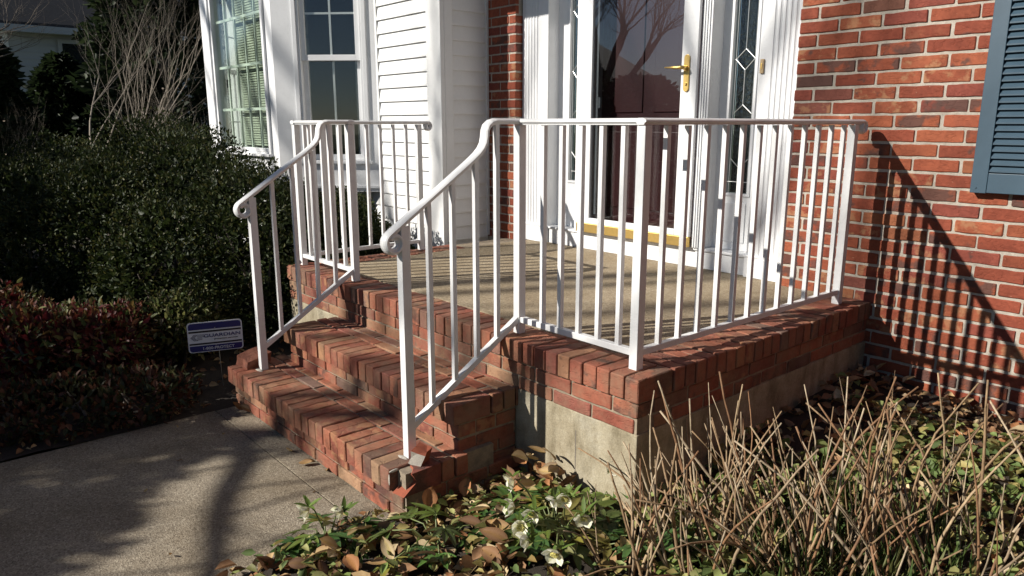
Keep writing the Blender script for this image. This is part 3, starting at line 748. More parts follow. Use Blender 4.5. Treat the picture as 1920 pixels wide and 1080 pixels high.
def railing(name, label, xc, xs, ye, yend_scroll, side, wall_bal, front_bal):
    """xc: side section x, xs: stair section x, ye: end post y"""
    yc = -1.669
    root = empty(name, (xs, -1.669, 0), label, 'railing'); off = -Vector(root.location)
    def pb(m, nm, **kw):
        o = m.build(nm, RAIL, root, **kw); o.location = off; return o
    for x, y, z0, z1 in ((xc, ye, 0.0, HB), (xc, yc, 0.0, HB), (xs, yc, 0.0, HB), (xs, -2.225, -0.392, cap_z(-2.225) + 0.004)):
        m = MB(); sq(m, x, y, POST, z0 - 0.002, z1)
        p_ = pb(m, 'post', bevel=0.002)
    for y in wall_bal:
        m = MB(); sq(m, xc, y, BAL, 0.069, HB); pb(m, 'baluster', bevel=0.0012)
    for x in front_bal:
        m = MB(); sq(m, x, yc, BAL, 0.069, HB); pb(m, 'baluster', bevel=0.0012)
    for y in (-1.79, -1.895, -2.005, -2.115):
        m = MB(); sq(m, xs, y, BAL, stair_z(y) - 0.006, cap_z(y) + 0.004); pb(m, 'baluster', bevel=0.0012)
    # lower rails
    h = 0.013
    m = MB(); m.box(xc - h, xc + h, yc + POST / 2, ye - POST / 2, 0.046, 0.070); pb(m, 'bottom_rail', bevel=0.002)
    m = MB(); a, b = sorted((xc, xs)); m.box(a + POST / 2, b - POST / 2, yc - h, yc + h, 0.046, 0.070); pb(m, 'bottom_rail', bevel=0.002)
    m = MB(); pr = [(-h, -0.024), (h, -0.024), (h, 0), (-h, 0)]
    m.sweep([(xs, -1.66, stair_z(-1.66)), (xs, -2.216, stair_z(-2.216))], (-1, 0, 0), pr); pb(m, 'bottom_rail', bevel=0.002)
    # caps
    end = Vector((xc, yend_scroll, HT))
    path = [Vector((xc, yc - 0.0, HT)), Vector((xc, (yc + ye) / 2, HT)), Vector((xc, ye, HT)), end] + scroll(end, (0, 1, 0), 0.024, 0.92)
    m = MB(); m.sweep([Vector((xc, yc - 0.023, HT))] + path[1:], (1, 0, 0), CAP); pb(m, 'top_rail', bevel=0)
    s = 1 if xc > xs else -1
    m = MB(); m.sweep([(xc - 0.0225 * s, yc, HT - 0.0006), (xs - 0.022 * s, yc, HT - 0.0006)], (0, s, 0), CAP) if s > 0 else m.sweep([(xs - 0.022 * s, yc, HT - 0.0006), (xc - 0.0225 * s, yc, HT - 0.0006)], (0, 1, 0), CAP)
    pb(m, 'top_rail')
    g = [(-1.648, 0.8588), (-1.74, 0.8588), (-1.80, 0.8588), (-1.822, 0.854), (-1.838, 0.842), (-1.845, 0.825), (-1.848, 0.80), (-1.853, 0.778), (-1.866, 0.757), (-1.885, 0.738), (-1.92, 0.712), (-2.05, 0.6253), (-2.20, 0.5253), (-2.288, 0.4666)]
    pts = [Vector((xs, y, z)) for y, z in g]
    d = pts[-1] - pts[-2]
    pts += scroll(pts[-1], d, 0.035, 1.04, 30)
    m = MB(); m.sweep(pts, (-1, 0, 0), CAP); pb(m, 'handrail', smooth=False)
    return root
railing('porch_railing', 'white metal railing along the porch end against the brick wall, with stair handrail', -0.0965, -0.722, -0.167, -0.095, 1,
        [-0.26 - 0.1170 * k for k in range(12)], [-0.5815 + 0.1000 * k for k in range(5)])
railing('porch_railing', 'white metal railing beside the clipped evergreen shrubs, in front of the white siding', -2.735, -2.092, -0.80, -0.725, -1,
        [-0.898 - 0.0985 * k for k in range(8)], [-2.627 + 0.107 * k for k in range(5)])

# =================================================================== LEAF TOOLS
def leaf_cloud(name, P, A, N, L, W, C, mat, parent=None, fold=0.18):
    """diamond leaves folded along the midrib: P base, A axis, N normal, L length, W width, C colour (all arrays)"""
    A = A / np.linalg.norm(A, axis=1, keepdims=True); N = N - A * (N * A).sum(1, keepdims=True)
    N /= np.linalg.norm(N, axis=1, keepdims=True) + 1e-9; S = np.cross(A, N); L = L[:, None]; W = W[:, None]
    u = N * W * fold
    v = np.stack([P, P + A * L * .30 + S * W * .47 + u, P + A * L * .66 + S * W * .38 + u * .7, P + A * L - N * L * .08, P + A * L * .66 - S * W * .38 + u * .7, P + A * L * .30 - S * W * .47 + u], 1).reshape(-1, 3)
    n = len(P); b6 = np.arange(n) * 6
    idx = np.stack([b6, b6 + 1, b6 + 2, b6 + 3, b6, b6 + 3, b6 + 4, b6 + 5], 1).reshape(-1)
    me = bpy.data.meshes.new(name); me.vertices.add(6 * n); me.vertices.foreach_set('co', v.astype(np.float32).ravel())
    me.loops.add(8 * n); me.loops.foreach_set('vertex_index', idx.astype(np.int32))
    me.polygons.add(2 * n); me.polygons.foreach_set('loop_start', (np.arange(2 * n) * 4).astype(np.int32)); me.polygons.foreach_set('loop_total', np.full(2 * n, 4, np.int32))
    me.update(); ca = me.color_attributes.new('Col', 'FLOAT_COLOR', 'POINT')
    cc = np.concatenate([np.repeat(C, 6, 0), np.ones((6 * n, 1))], 1); ca.data.foreach_set('color', cc.astype(np.float32).ravel())
    me.materials.append(mat); me.validate()
    o = bpy.data.objects.new(name, me); COL.objects.link(o); o.parent = parent; return o
def lobes_leaves(rs, lobes, n, size, cols, w, inner=0.78, up=0.35, size_var=0.35):
    vol = np.array([(l[3] * l[4] + l[4] * l[5] + l[3] * l[5]) for l in lobes]); vol /= vol.sum()
    P = []; O = []
    for l, q in zip(lobes, vol):
        k = int(n * q); d = rs.normal(size=(k, 3)); d /= np.linalg.norm(d, axis=1, keepdims=True)
        c = np.array(l[:3]); rad = np.array(l[3:6]); bump_ = 1 + 0.07 * np.sin(d[:, 0] * 9 + l[0] * 7) * np.cos(d[:, 1] * 8 + l[1] * 5) + 0.05 * np.sin(d[:, 2] * 15 + l[2])
        r = (inner + (1.02 - inner) * rs.random(k) ** 0.55) * bump_
        p = c + d * rad * r[:, None]; nn = d / rad; nn /= np.linalg.norm(nn, axis=1, keepdims=True)
        keep = np.ones(k, bool)
        for l2 in lobes:
            if l2 is l: continue
            keep &= (((p - np.array(l2[:3])) / np.array(l2[3:6])) ** 2).sum(1) > 0.62
        P.append(p[keep]); O.append(nn[keep])
    P = np.concatenate(P); O = np.concatenate(O); k = len(P)
    A = O + rs.normal(size=(k, 3)) * 0.75; A[:, 2] += up; N = O * 0.6 + rs.normal(size=(k, 3)) * 0.6; N[:, 2] += 0.4
    L = size * (1 + size_var * (rs.random(k) * 2 - 1)); cols = np.array(cols); C = cols[rs.integers(0, len(cols), k)] * (0.75 + 0.5 * rs.random((k, 1)))
    return P, A, N, L, L * w, C
def grid_leaf(L, W, curl, fold, seed, n=6, m=4, tip=1.0, wav=0.0, col=(1, 1, 1), edge=None, mat=None):
    """a single leaf as a curved grid along +y, base at origin"""
    rr = random.Random(seed); vs = []; cs = []; fs = []
    for i in range(n + 1):
        t = i / n; w = W / 2 * (math.sin(math.pi * min(1, t * 0.93 + 0.05)) ** 0.8) * (1 - 0.25 * t * tip)
        if i == n: w *= 0.15
        for j in range(m + 1):
            s = (j / m) * 2 - 1
            z = abs(s) * w * fold + curl * L * t * t + wav * math.sin(5 * t + 3 * s + seed) * W
            vs.append((s * w + rr.uniform(-.02, .02) * W, t * L * (1 - 0.12 * abs(curl)), z + rr.uniform(-.01, .01) * L))
            k = 1 - 0.25 * (abs(s) < 0.2); e = edge if edge and (abs(s) > 0.8 or t > 0.85) else (1, 1, 1)
            cs.append((col[0] * e[0], col[1] * e[1], col[2] * e[2] * k, 1))
    for i in range(n):
        for j in range(m): a = i * (m + 1) + j; fs.append((a, a + 1, a + m + 2, a + m + 1))
    return vs, fs, cs
def leaf_mesh(name, parts, mat):
    """parts: list of (vs, fs, cs, Matrix)"""
    V = []; Fc = []; Cc = []
    for vs, fs, cs, M in parts:
        o = len(V); V += [tuple(M @ Vector(v)) for v in vs]; Fc += [tuple(i + o for i in f) for f in fs]; Cc += cs
    me = bpy.data.meshes.new(name); me.from_pydata(V, [], Fc); ca = me.color_attributes.new('Col', 'FLOAT_COLOR', 'POINT')
    ca.data.foreach_set('color', [x for c in Cc for x in c]); me.materials.append(mat)
    me.polygons.foreach_set('use_smooth', [True] * len(me.polygons)); me.update(); return me
def ROT(z=0, x=0, y=0): return Matrix.Rotation(z, 4, 'Z') @ Matrix.Rotation(x, 4, 'X') @ Matrix.Rotation(y, 4, 'Y')

# =================================================================== SHRUBS ON THE LEFT
rs = np.random.default_rng(11)
BOXG = [(0.024, 0.037, 0.011), (0.034, 0.049, 0.013), (0.042, 0.058, 0.016), (0.058, 0.068, 0.020), (0.018, 0.028, 0.010), (0.075, 0.074, 0.021)]
def shrub(name, label, lobes, n, size, cols, w, mat, cat='shrub', group=None, stems=9, core=True):
    base = (sum(l[0] for l in lobes) / len(lobes), sum(l[1] for l in lobes) / len(lobes), GZ + 0.03)
    root = empty(name, base, label, cat, group); off = -Vector(base)
    o = leaf_cloud('foliage', *lobes_leaves(rs, lobes, n, size, cols, w), mat, root); o.location = off; o['kind'] = 'stuff'
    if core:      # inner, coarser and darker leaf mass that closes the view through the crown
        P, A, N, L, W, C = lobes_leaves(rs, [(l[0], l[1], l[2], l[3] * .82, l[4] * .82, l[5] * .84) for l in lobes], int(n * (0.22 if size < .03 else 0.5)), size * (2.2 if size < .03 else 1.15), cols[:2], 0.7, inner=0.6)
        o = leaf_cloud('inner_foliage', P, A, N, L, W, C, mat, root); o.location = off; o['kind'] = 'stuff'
    m = MB(); rr = random.Random(len(label))
    for l in lobes:
        for _ in range(max(2, stems // len(lobes))):
            b = Vector((l[0] + rr.uniform(-.1, .1), l[1] + rr.uniform(-.1, .1), GZ - 0.02)); t = Vector((l[0] + rr.uniform(-.6, .6) * l[3], l[1] + rr.uniform(-.6, .6) * l[4], l[2] + rr.uniform(0, .6) * l[5]))
            m.tube([b, b.lerp(t, .5) + Vector((rr.uniform(-.04, .04), rr.uniform(-.04, .04), 0)), t], [0.012, 0.009, 0.004], 5)
    o = m.build('branches', BARK, root, smooth=True); o.location = off; o['kind'] = 'stuff'
    return root
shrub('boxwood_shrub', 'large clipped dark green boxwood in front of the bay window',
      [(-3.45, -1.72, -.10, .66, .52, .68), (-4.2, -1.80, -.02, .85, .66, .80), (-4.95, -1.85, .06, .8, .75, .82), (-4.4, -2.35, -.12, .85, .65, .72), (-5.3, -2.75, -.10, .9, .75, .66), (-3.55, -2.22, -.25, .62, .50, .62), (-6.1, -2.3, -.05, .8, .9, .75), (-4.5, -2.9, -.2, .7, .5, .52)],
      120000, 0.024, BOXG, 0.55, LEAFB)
shrub('boxwood_shrub', 'smaller dark green shrub between the porch railing and the white siding',
      [(-3.45, -0.98, -.22, .46, .34, .56), (-3.12, -0.78, -.34, .30, .24, .40), (-3.9, -1.15, -.15, .4, .3, .55)], 30000, 0.024, BOXG, 0.55, LEAFB)
NANR = [(0.12, 0.026, 0.020), (0.07, 0.022, 0.018), (0.16, 0.062, 0.025), (0.13, 0.016, 0.020), (0.09, 0.05, 0.02), (0.17, 0.11, 0.035), (0.06, 0.055, 0.02), (0.10, 0.032, 0.025), (0.07, 0.07, 0.025)]
NANG = [(0.10, 0.12, 0.035), (0.16, 0.165, 0.055), (0.06, 0.09, 0.025), (0.24, 0.23, 0.09), (0.09, 0.075, 0.05), (0.05, 0.07, 0.03)]
NAND = [(0.05, 0.05, 0.02), (0.09, 0.035, 0.02), (0.04, 0.05, 0.02), (0.12, 0.05, 0.025)]
def nan_lobe(px, py, zc, rx, rz): p = at(px, py, 2, zc); return (p.x, p.y, p.z, rx, rx, rz)
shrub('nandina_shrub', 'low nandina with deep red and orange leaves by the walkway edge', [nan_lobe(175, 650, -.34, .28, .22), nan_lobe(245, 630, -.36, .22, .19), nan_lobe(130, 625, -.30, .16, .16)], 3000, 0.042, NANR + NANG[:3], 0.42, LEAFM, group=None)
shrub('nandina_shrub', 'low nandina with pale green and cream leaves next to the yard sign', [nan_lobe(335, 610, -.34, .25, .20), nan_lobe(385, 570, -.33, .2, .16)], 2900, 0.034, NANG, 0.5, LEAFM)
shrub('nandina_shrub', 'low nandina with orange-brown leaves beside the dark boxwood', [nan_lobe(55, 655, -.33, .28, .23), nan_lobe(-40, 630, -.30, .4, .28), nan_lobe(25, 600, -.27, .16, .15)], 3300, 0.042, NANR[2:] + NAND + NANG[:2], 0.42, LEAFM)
shrub('nandina_shrub', 'dark leafy groundcover shrub hanging over the shaded walkway edge', [nan_lobe(130, 760, -.50, .30, .13), nan_lobe(260, 740, -.50, .28, .12), nan_lobe(20, 780, -.50, .25, .13)], 2600, 0.036, NAND, 0.5, LEAFM)

# =================================================================== YARD SIGN
sp_ = at(404, 630, 1, -2.33)
sign = empty('yard_sign', (sp_.x, sp_.y, GZ), 'small navy and white security yard sign on a thin stake beside the steps', 'sign')
dist = (sp_ - CAM).dot(FW); SWD = 96 * dist / F_PX; SHG = 57.5 * dist / F_PX
sgz = math.atan2(-(CAM.x - sp_.x), (CAM.y - sp_.y)) + math.pi     # faces the camera side of the path
sign.rotation_euler = (0, 0, math.atan2(CAM.y - sp_.y, CAM.x - sp_.x) + math.pi / 2)
hz = sp_.z - GZ
def rrect(w, h, r, n=6):
    pts = []
    for cx, cy, a0 in ((w / 2 - r, h / 2 - r, 0), (-w / 2 + r, h / 2 - r, 90), (-w / 2 + r, -h / 2 + r, 180), (w / 2 - r, -h / 2 + r, 270)):
        pts += [(cx + r * math.cos(R(a0 + 90 * i / n)), cy + r * math.sin(R(a0 + 90 * i / n))) for i in range(n + 1)]
    return pts
m = MB(); m.prism([(a, b + hz) for a, b in rrect(SWD, SHG, SHG * .1)], 0, 0.003, axis=1); m.build('plate', SIGNW, sign)
def clip_band(z0, z1, w, r=SHG * .08):
    W2 = w / 2; out = []
    if z1 > SHG / 2 * 0.9: return [(-W2, z0), (W2, z0), (W2, z1 - r), (W2 - r * .3, z1 - r * .3), (W2 - r, z1), (-W2 + r, z1), (-W2 + r * .3, z1 - r * .3), (-W2, z1 - r)]
    if z0 < -SHG / 2 * 0.9: return [(-W2 + r, z0), (W2 - r, z0), (W2 - r * .3, z0 + r * .3), (W2, z0 + r), (W2, z1), (-W2, z1), (-W2, z0 + r), (-W2 + r * .3, z0 + r * .3)]
    return [(-W2, z0), (W2, z0), (W2, z1), (-W2, z1)]
def band(nm, f0, f1, mat, w=0.955):
    z0, z1 = SHG * (0.5 - f1), SHG * (0.5 - f0)
    m = MB(); m.prism([(a, b + hz) for a, b in clip_band(z0, z1, SWD * w)], -0.0012, -0.0002, axis=1); return m.build(nm, mat, sign)
band('stripe', 0.03, 0.24, NAVY); band('stripe', 0.285, 0.345, BLACKP); band('stripe', 0.69, 0.745, BLACKP); band('stripe', 0.78, 0.975, NAVY)
def text(nm, s, x, z, size, mat, sx=1.0, shear=0.0, align='CENTER'):
    cu = bpy.data.curves.new(nm, 'FONT'); cu.body = s; cu.size = size; cu.align_x = align; cu.align_y = 'CENTER'; cu.extrude = 0.0004; cu.shear = shear; cu.offset = size * 0.012
    to = bpy.data.objects.new(nm, cu); COL.objects.link(to); bpy.context.view_layer.update()
    me = bpy.data.meshes.new_from_object(to.evaluated_get(bpy.context.evaluated_depsgraph_get())); bpy.data.objects.remove(to)
    me.materials.clear(); me.materials.append(mat)
    o = bpy.data.objects.new(nm, me); COL.objects.link(o); o.parent = sign; o.location = (x, -0.0024, hz + z); o.rotation_euler = (math.pi / 2, 0, 0); o.scale = (sx, 1, 1); return o
text('lettering', 'GUARDIAN', SWD * 0.125, SHG * 0.035, SHG * 0.155, NAVY, 1.42)
text('lettering', 'protection services', SWD * 0.19, -SHG * 0.085, SHG * 0.075, BLACKP, 1.25)
text('lettering', '1-800-PROTECT', SWD * 0.04, -SHG * 0.385, SHG * 0.125, SIGNW, 1.12)
m = MB()
for i in range(3):       # chevron arrow
    x = -SWD * 0.45 + i * SWD * 0.028; w = SWD * 0.016; h = SHG * 0.105
    m.prism([(x, hz), (x + h, hz + h), (x + h + w, hz + h), (x + w, hz), (x + h + w, hz - h), (x + h, hz - h)], -0.0012, -0.0002, axis=1)
for i in range(6):
    zz = hz - SHG * 0.085 + i * SHG * 0.034; m.box(-SWD * 0.33, -SWD * (0.24 if i < 3 else 0.20), -0.0012, -0.0002, zz, zz + SHG * 0.014)
m.build('arrow_emblem', simple('sign_slate', (0.10, 0.11, 0.16), 0.4, 0.1, 30, 0), sign)['kind'] = 'stuff'
for zz in (SHG * .29, -SHG * .29):
    MB().tube([(0, -0.003, hz + zz), (0, 0.002, hz + zz)], 0.003, 8).build('rivet', STEEL, sign)
MB().tube([(0.012, 0.006, hz + SHG * .3), (0.012, 0.006, hz - SHG * .5), (0.02, 0.006, -0.05)], 0.0018, 6).build('stake', STEEL, sign)

# =================================================================== RIGHT BED: hydrangea, hellebores, litter
rh = random.Random(21)
STEM_ME = []
for i in range(16):
    L = 1.0; k = 7; bend = rh.uniform(-.42, .42); b2 = rh.uniform(-.3, .3); pts = []; rad = []
    kink = rh.choice([0.45, 0.6, 0.72]); ka = rh.uniform(-.05, .05)
    for j in range(k + 1):
        t = j / k
        pts.append((bend * t * t + max(0, t - kink) * ka * 4 + rh.uniform(-.006, .006), b2 * t * t + rh.uniform(-.006, .006), t * L))
        rad.append((0.0100 - 0.0056 * t) * (1.10 if j % 2 and j > 1 else 0.97))
    m = MB(); m.tube(pts, rad, 6)
    if i % 2:          # forked stems
        j = rh.choice([3, 4]); p0 = Vector(pts[j]); dd = Vector((rh.choice([-1, 1]) * rh.uniform(.25, .45), rh.uniform(-.3, .3), 1)).normalized()
        m.tube([p0, p0 + dd * .12, p0 + dd * rh.uniform(.26, .4) + Vector((0, 0, .05))], [.0065, .0056, .0046], 6)
    # bud pairs at the upper node
    p6 = Vector(pts[-2]); m.tube([p6, p6 + Vector((.011, 0, .018))], [.004, .001], 5)
    STEM_ME.append(m.mesh('stem', STEM, smooth=True))
def hydrangea(label, px, py, n, spread, lmin, lmax, tilt, seed, dirbias=(0, 0)):
    rr = random.Random(seed); z0 = -0.55; c = at(px, py, 2, z0); c.z = bedz(c.x, c.y) - 0.01
    root = empty('hydrangea_bush', c, label, 'bush')
    for i in range(n):
        a = rr.uniform(0, 2 * math.pi); q = rr.random() ** 0.6; dx, dy = math.cos(a) * q, math.sin(a) * q
        L = rr.uniform(lmin, lmax) * (1 - 0.1 * q)
        tx = dx * tilt + rr.gauss(0, .15) + dirbias[0]; ty = dy * tilt + rr.gauss(0, .15) + dirbias[1]
        d = Vector((tx, ty, 1)).normalized(); e = d.to_track_quat('Z', 'Y').to_euler()
        w = rr.uniform(.38, .70) if rr.random() < .72 else rr.uniform(.22, .34)
        o = child('stem', rr.choice(STEM_ME), root, (dx * spread, dy * spread, rr.uniform(-.03, .01)), None, (w, w, L))
        o.rotation_mode = 'XYZ'; o.rotation_euler = (d.to_track_quat('Z', 'Y') @ Matrix.Rotation(rr.uniform(0, 6.28), 3, 'Z').to_quaternion()).to_euler()
        base = rr.choice([(0.33, 0.215, 0.115), (0.26, 0.165, 0.085), (0.40, 0.285, 0.165), (0.24, 0.125, 0.058), (0.47, 0.37, 0.245), (0.29, 0.21, 0.13)])
        k = rr.uniform(.8, 1.1); o.color = (*[x * k for x in base], 1)
    return root
hydrangea('dry tan cut stems of a dormant bush leaning over the porch foundation corner', 1330, 1075, 50, .17, .22, .62, .44, 1, (-.20, .04))
hydrangea('dense dry tan cut stems of a dormant bush below the porch end railing', 1530, 1085, 68, .20, .22, .66, .42, 2, (-.12, .03))
hydrangea('dry tan cut stems of a dormant bush standing out from the brick wall and shutter', 1780, 1120, 52, .24, .24, .70, .46, 3, (-.06, .0))
hydrangea('sparse thin dry stems rising among the white flowers', 1190, 1100, 14, .10, .28, .48, .34, 4, (-.18, .02))

# --- hellebores: palmate glossy leaves and nodding white flowers
HG = [(0.085, 0.17, 0.040), (0.060, 0.125, 0.036), (0.17, 0.235, 0.05), (0.115, 0.155, 0.045)]
HELL_LEAF = []
for i in range(6):
    parts = []; k = 5 + i % 3; c = HG[i % 4]
    for j in range(k):
        a = (j - (k - 1) / 2) * R(34) + rh.uniform(-.08, .08); L = 0.105 * (1 - 0.13 * abs(j - (k - 1) / 2)) * rh.uniform(.9, 1.1)
        vs, fs, cs = grid_leaf(L, L * .34, rh.uniform(-.30, -.05), .25, i * 10 + j, 6, 4, 1, .02, c)
        parts.append((vs, fs, cs, ROT(a, rh.uniform(-.1, .25))))
    HELL_LEAF.append(leaf_mesh('leaf', parts, LEAFG))
BRACT = []
for i in range(3):
    parts = []
    for j in range(4):
        vs, fs, cs = grid_leaf(.055 * rh.uniform(.8, 1.2), .017, -.1, .2, 90 + i * 7 + j, 4, 2, 1, 0, (0.13, 0.20, 0.045))
        parts.append((vs, fs, cs, ROT(j * 1.57 + rh.uniform(-.4, .4), R(35) + rh.uniform(-.3, .3))))
    BRACT.append(leaf_mesh('bract', parts, LEAFM))
PET = []
for i in range(3):
    vs, fs, cs = grid_leaf(.034, .034, .28, .22, 300 + i, 5, 4, .2, .015, (0.88, 0.87, 0.76)); PET.append(leaf_mesh('petal', [(vs, fs, cs, Matrix.Identity(4))], PETAL))
m = MB(); 
for i in range(26):
    a = i * 2.4; r_ = .0075 * math.sqrt(i / 26); d = Vector((math.cos(a) * r_ * 1.3, math.sin(a) * r_ * 1.3, .013)); m.tube([(math.cos(a) * r_ * .5, math.sin(a) * r_ * .5, 0), d], [.0012, .0016], 4)
STAMEN = m.mesh('stamens', simple('stamen_yellow', (0.62, 0.55, 0.18), 0.6, 0.2, 60, 0))
HSTEM = simple('hellebore_stem', (0.14, 0.17, 0.06), 0.5, 0.3, 20, 0)
def hellebore(label, c, flowers, nleaf, spread, seed, group=None):
    rr = random.Random(seed); c = Vector(c); c.z = bedz(c.x, c.y) - .005
    root = empty('hellebore_plant', c, label, 'plant', group); sm = MB()
    for p in flowers:
        p = Vector(p) - c; f = child('flower', STAMEN, root, p)
        to = Vector((rr.uniform(-.5, .9), -1.0 + rr.uniform(-.2, .5), rr.uniform(-.7, .35))).normalized()
        f.rotation_euler = to.to_track_quat('Z', 'Y').to_euler(); s = rr.uniform(1.05, 1.3); f.scale = (s, s, s)
        op = rr.uniform(.35, .75)
        for j in range(5):
            q = child('petal', rr.choice(PET), f, (0, 0, 0)); q.rotation_euler = (ROT(j * 2 * math.pi / 5 + rr.uniform(-.1, .1)) @ Matrix.Rotation(op, 4, 'X')).to_euler()
            q.location = (ROT(j * 2 * math.pi / 5) @ Vector((0, .003, -.002))); k = rr.uniform(.92, 1.05); q.color = (k, k, k * rr.uniform(.9, 1.03), 1)
        b = Vector((rr.uniform(-.03, .03), rr.uniform(-.03, .03), 0)); mid = b.lerp(p, .7) + Vector((0, 0, .035))
        sm.tube([b, b.lerp(mid, .5) + Vector((rr.uniform(-.01, .01), 0, 0)), mid, p - to * .006 + Vector((0, 0, .008)), p - to * .002], [.0035, .003, .0026, .0022, .002], 5)
        for _ in range(2):
            w = child('bract', rr.choice(BRACT), root, p + Vector((rr.uniform(-.015, .015), rr.uniform(-.01, .02), rr.uniform(-.03, .012))), (rr.uniform(-.4, .4), rr.uniform(-.4, .4), rr.uniform(0, 6.28)))
            k = rr.uniform(.75, 1.25); w.color = (k, k, k, 1)
    for i in range(nleaf):
        a = i * 2.4 + rr.uniform(-.4, .4); r_ = spread * math.sqrt((i + .6) / nleaf); h = .03 + .08 * (1 - r_ / spread / 1.3) * rr.uniform(.6, 1.2)
        p = Vector((math.cos(a) * r_, math.sin(a) * r_, h)); sm.tube([(0, 0, 0), p * .5 + Vector((0, 0, .04)), p], [.003, .0026, .0022], 5)
        o = child('leaf', rr.choice(HELL_LEAF), root, p, (rr.uniform(-.45, .25), rr.uniform(-.4, .4), a - math.pi / 2 + rr.uniform(-.5, .5)))
        s = rr.uniform(.75, 1.2); o.scale = (s, s, s); k = rr.uniform(.7, 1.25); o.color = (k * rr.choice([1, 1, 1.5]), k, k, 1)
    o = sm.build('stems', HSTEM, root, smooth=True); o['kind'] = 'stuff'
    return root
FL = [(962, 902, -.33), (1042, 936, -.35), (1060, 931, -.345), (964, 951, -.37), (998, 961, -.37), (1095, 967, -.36), (976, 987, -.38), (990, 1008, -.38), (1042, 1034, -.39)]
c1 = at(1040, 985, 2, -.50)
hellebore('leafy hellebore clump covered in white flowers in front of the porch foundation', c1, [at(x, y, 2, z) for x, y, z in FL], 26, .21, 31)
f2 = [at(578, 955, 2, -.43), at(641, 955, 2, -.43)]
hellebore('hellebore with two white flowers at the corner of the walkway', at(612, 1015, 2, -.56), f2, 12, .13, 32)
hellebore('hellebore with one white flower standing against the concrete foundation', at(1150, 930, 2, -.50), [at(1153, 876, 2, -.37)], 3, .06, 33)
hellebore('flowerless hellebore with large yellow-green leaves among the dry stems', at(1215, 1040, 2, -.53), [], 9, .14, 34)
hellebore('dark flowerless hellebore with browned leaves below the brick steps', at(820, 1030, 2, -.56), [], 12, .2, 35)
# --- dead leaves
DC = [(0.38, 0.24, 0.12), (0.30, 0.17, 0.09), (0.50, 0.35, 0.18), (0.21, 0.12, 0.07), (0.42, 0.20, 0.09), (0.60, 0.47, 0.28), (0.33, 0.24, 0.15)]
DEAD = []
for i in range(10):
    vs, fs, cs = grid_leaf(1.0, rh.uniform(.45, .7), rh.uniform(-.35, .5), rh.uniform(.1, .7), 500 + i, 6, 4, .7, rh.uniform(.03, .09), (1, 1, 1), (.75, .7, .65))
    DEAD.append(leaf_mesh('dead_leaf', [(vs, fs, cs, Matrix.Identity(4))], LEAFD))
def dead_leaf(p, size, label, group, col=None, rr=rh):
    o = bpy.data.objects.new('dead_leaf', rr.choice(DEAD)); COL.objects.link(o); o.location = p; s = size * rr.uniform(.85, 1.15); o.scale = (s, s, s)
    o.rotation_euler = (rr.uniform(-.7, .7), rr.uniform(-.7, .7), rr.uniform(0, 6.28)); c = col or rr.choice(DC); k = rr.uniform(.8, 1.2); o.color = (*[x * k for x in c], 1)
    return tag(o, label, 'leaf', group)
for px, py in ((560, 868), (548, 845), (612, 882), (570, 862), (470, 772), (455, 768)):
    p = at(px, py, 2, GZ + .012); dead_leaf(p, .06, 'dry brown leaf lying on the walkway against the lowest brick riser', 'leaves blown against the bottom step')
for i in range(7): 
    p = at(rh.uniform(230, 600), rh.uniform(800, 1040), 2, GZ + .006); dead_leaf(p, .022, 'tiny dry leaf scrap on the open walkway concrete', 'leaf scraps on the walkway')
for i in range(95):
    px, py = rh.uniform(500, 1010), rh.uniform(930, 1080)
    if py < 1080 - (px - 480) * 0.75 and px < 700: continue
    p = at(px, py, 2, -.53); 
    if p.x < -0.74 or p.y > -1.8: continue
    if p.x < -0.58 and p.y > -2.38: continue
    p.z = bedz(p.x, p.y) + rh.uniform(.02, .09); dead_leaf(p, rh.uniform(.05, .10), 'curled brown dead leaf in the flower bed below the steps', 'dead leaves in the flower bed')
for i in range(22):
    p = at(rh.uniform(985, 1050), rh.uniform(800, 850), 1, -1.80 - rh.uniform(0, .12)); p.z = bedz(p.x, p.y) + rh.uniform(.03, .17); p.x = min(p.x, -.25)
    dead_leaf(p, rh.uniform(.06, .09), 'dead leaf heaped in the corner between the steps and the foundation', 'leaves heaped in the corner')
# litter, ground cover and grass: nobody could count these
def scatter(name, n, area, size, cols, w, mat, hz_=(0, .05), flat=.6, seed=1, test=None):
    r_ = np.random.default_rng(seed); x = r_.uniform(area[0], area[1], n); y = r_.uniform(area[2], area[3], n)
    if test is not None: k = test(x, y, r_); x, y = x[k], y[k]
    n = len(x); z = np.array([bedz(a, b) for a, b in zip(x, y)]) + r_.uniform(hz_[0], hz_[1], n)
    A = r_.normal(size=(n, 3)); A[:, 2] *= (1 - flat); N = r_.normal(size=(n, 3)) * .6; N[:, 2] += 1.0
    L = size * r_.uniform(.6, 1.3, n); C = np.array(cols)[r_.integers(0, len(cols), n)] * r_.uniform(.7, 1.25, (n, 1))
    o = leaf_cloud(name, np.stack([x, y, z], 1), A, N, L, L * w, C, mat, fold=.35); o['kind'] = 'stuff'; return o
inbed = lambda x, y, r_: ~((x < 0.0) & (y > -1.76)) & ~((x < -.58) & (y > -2.36))
scatter('leaf_litter', 6500, (-.72, 2.3, -3.0, -.02), .060, DC, .6, LEAFD, (0, .05), .55, 41, lambda x, y, r_: inbed(x, y, r_) & (r_.random(len(x)) < np.clip(.45 + .8 * (y + 1.0) * (x > 0) + .35 * (x < 0), .25, 1)))
scatter('leaf_litter', 1500, (-6, -2.24, -4.5, -1.2), .05, DC[:4], .6, LEAFD, (0, .02), .7, 42)
GC = [(0.19, 0.26, 0.07), (0.26, 0.30, 0.10), (0.13, 0.19, 0.06), (0.34, 0.34, 0.13), (0.36, 0.30, 0.11)]
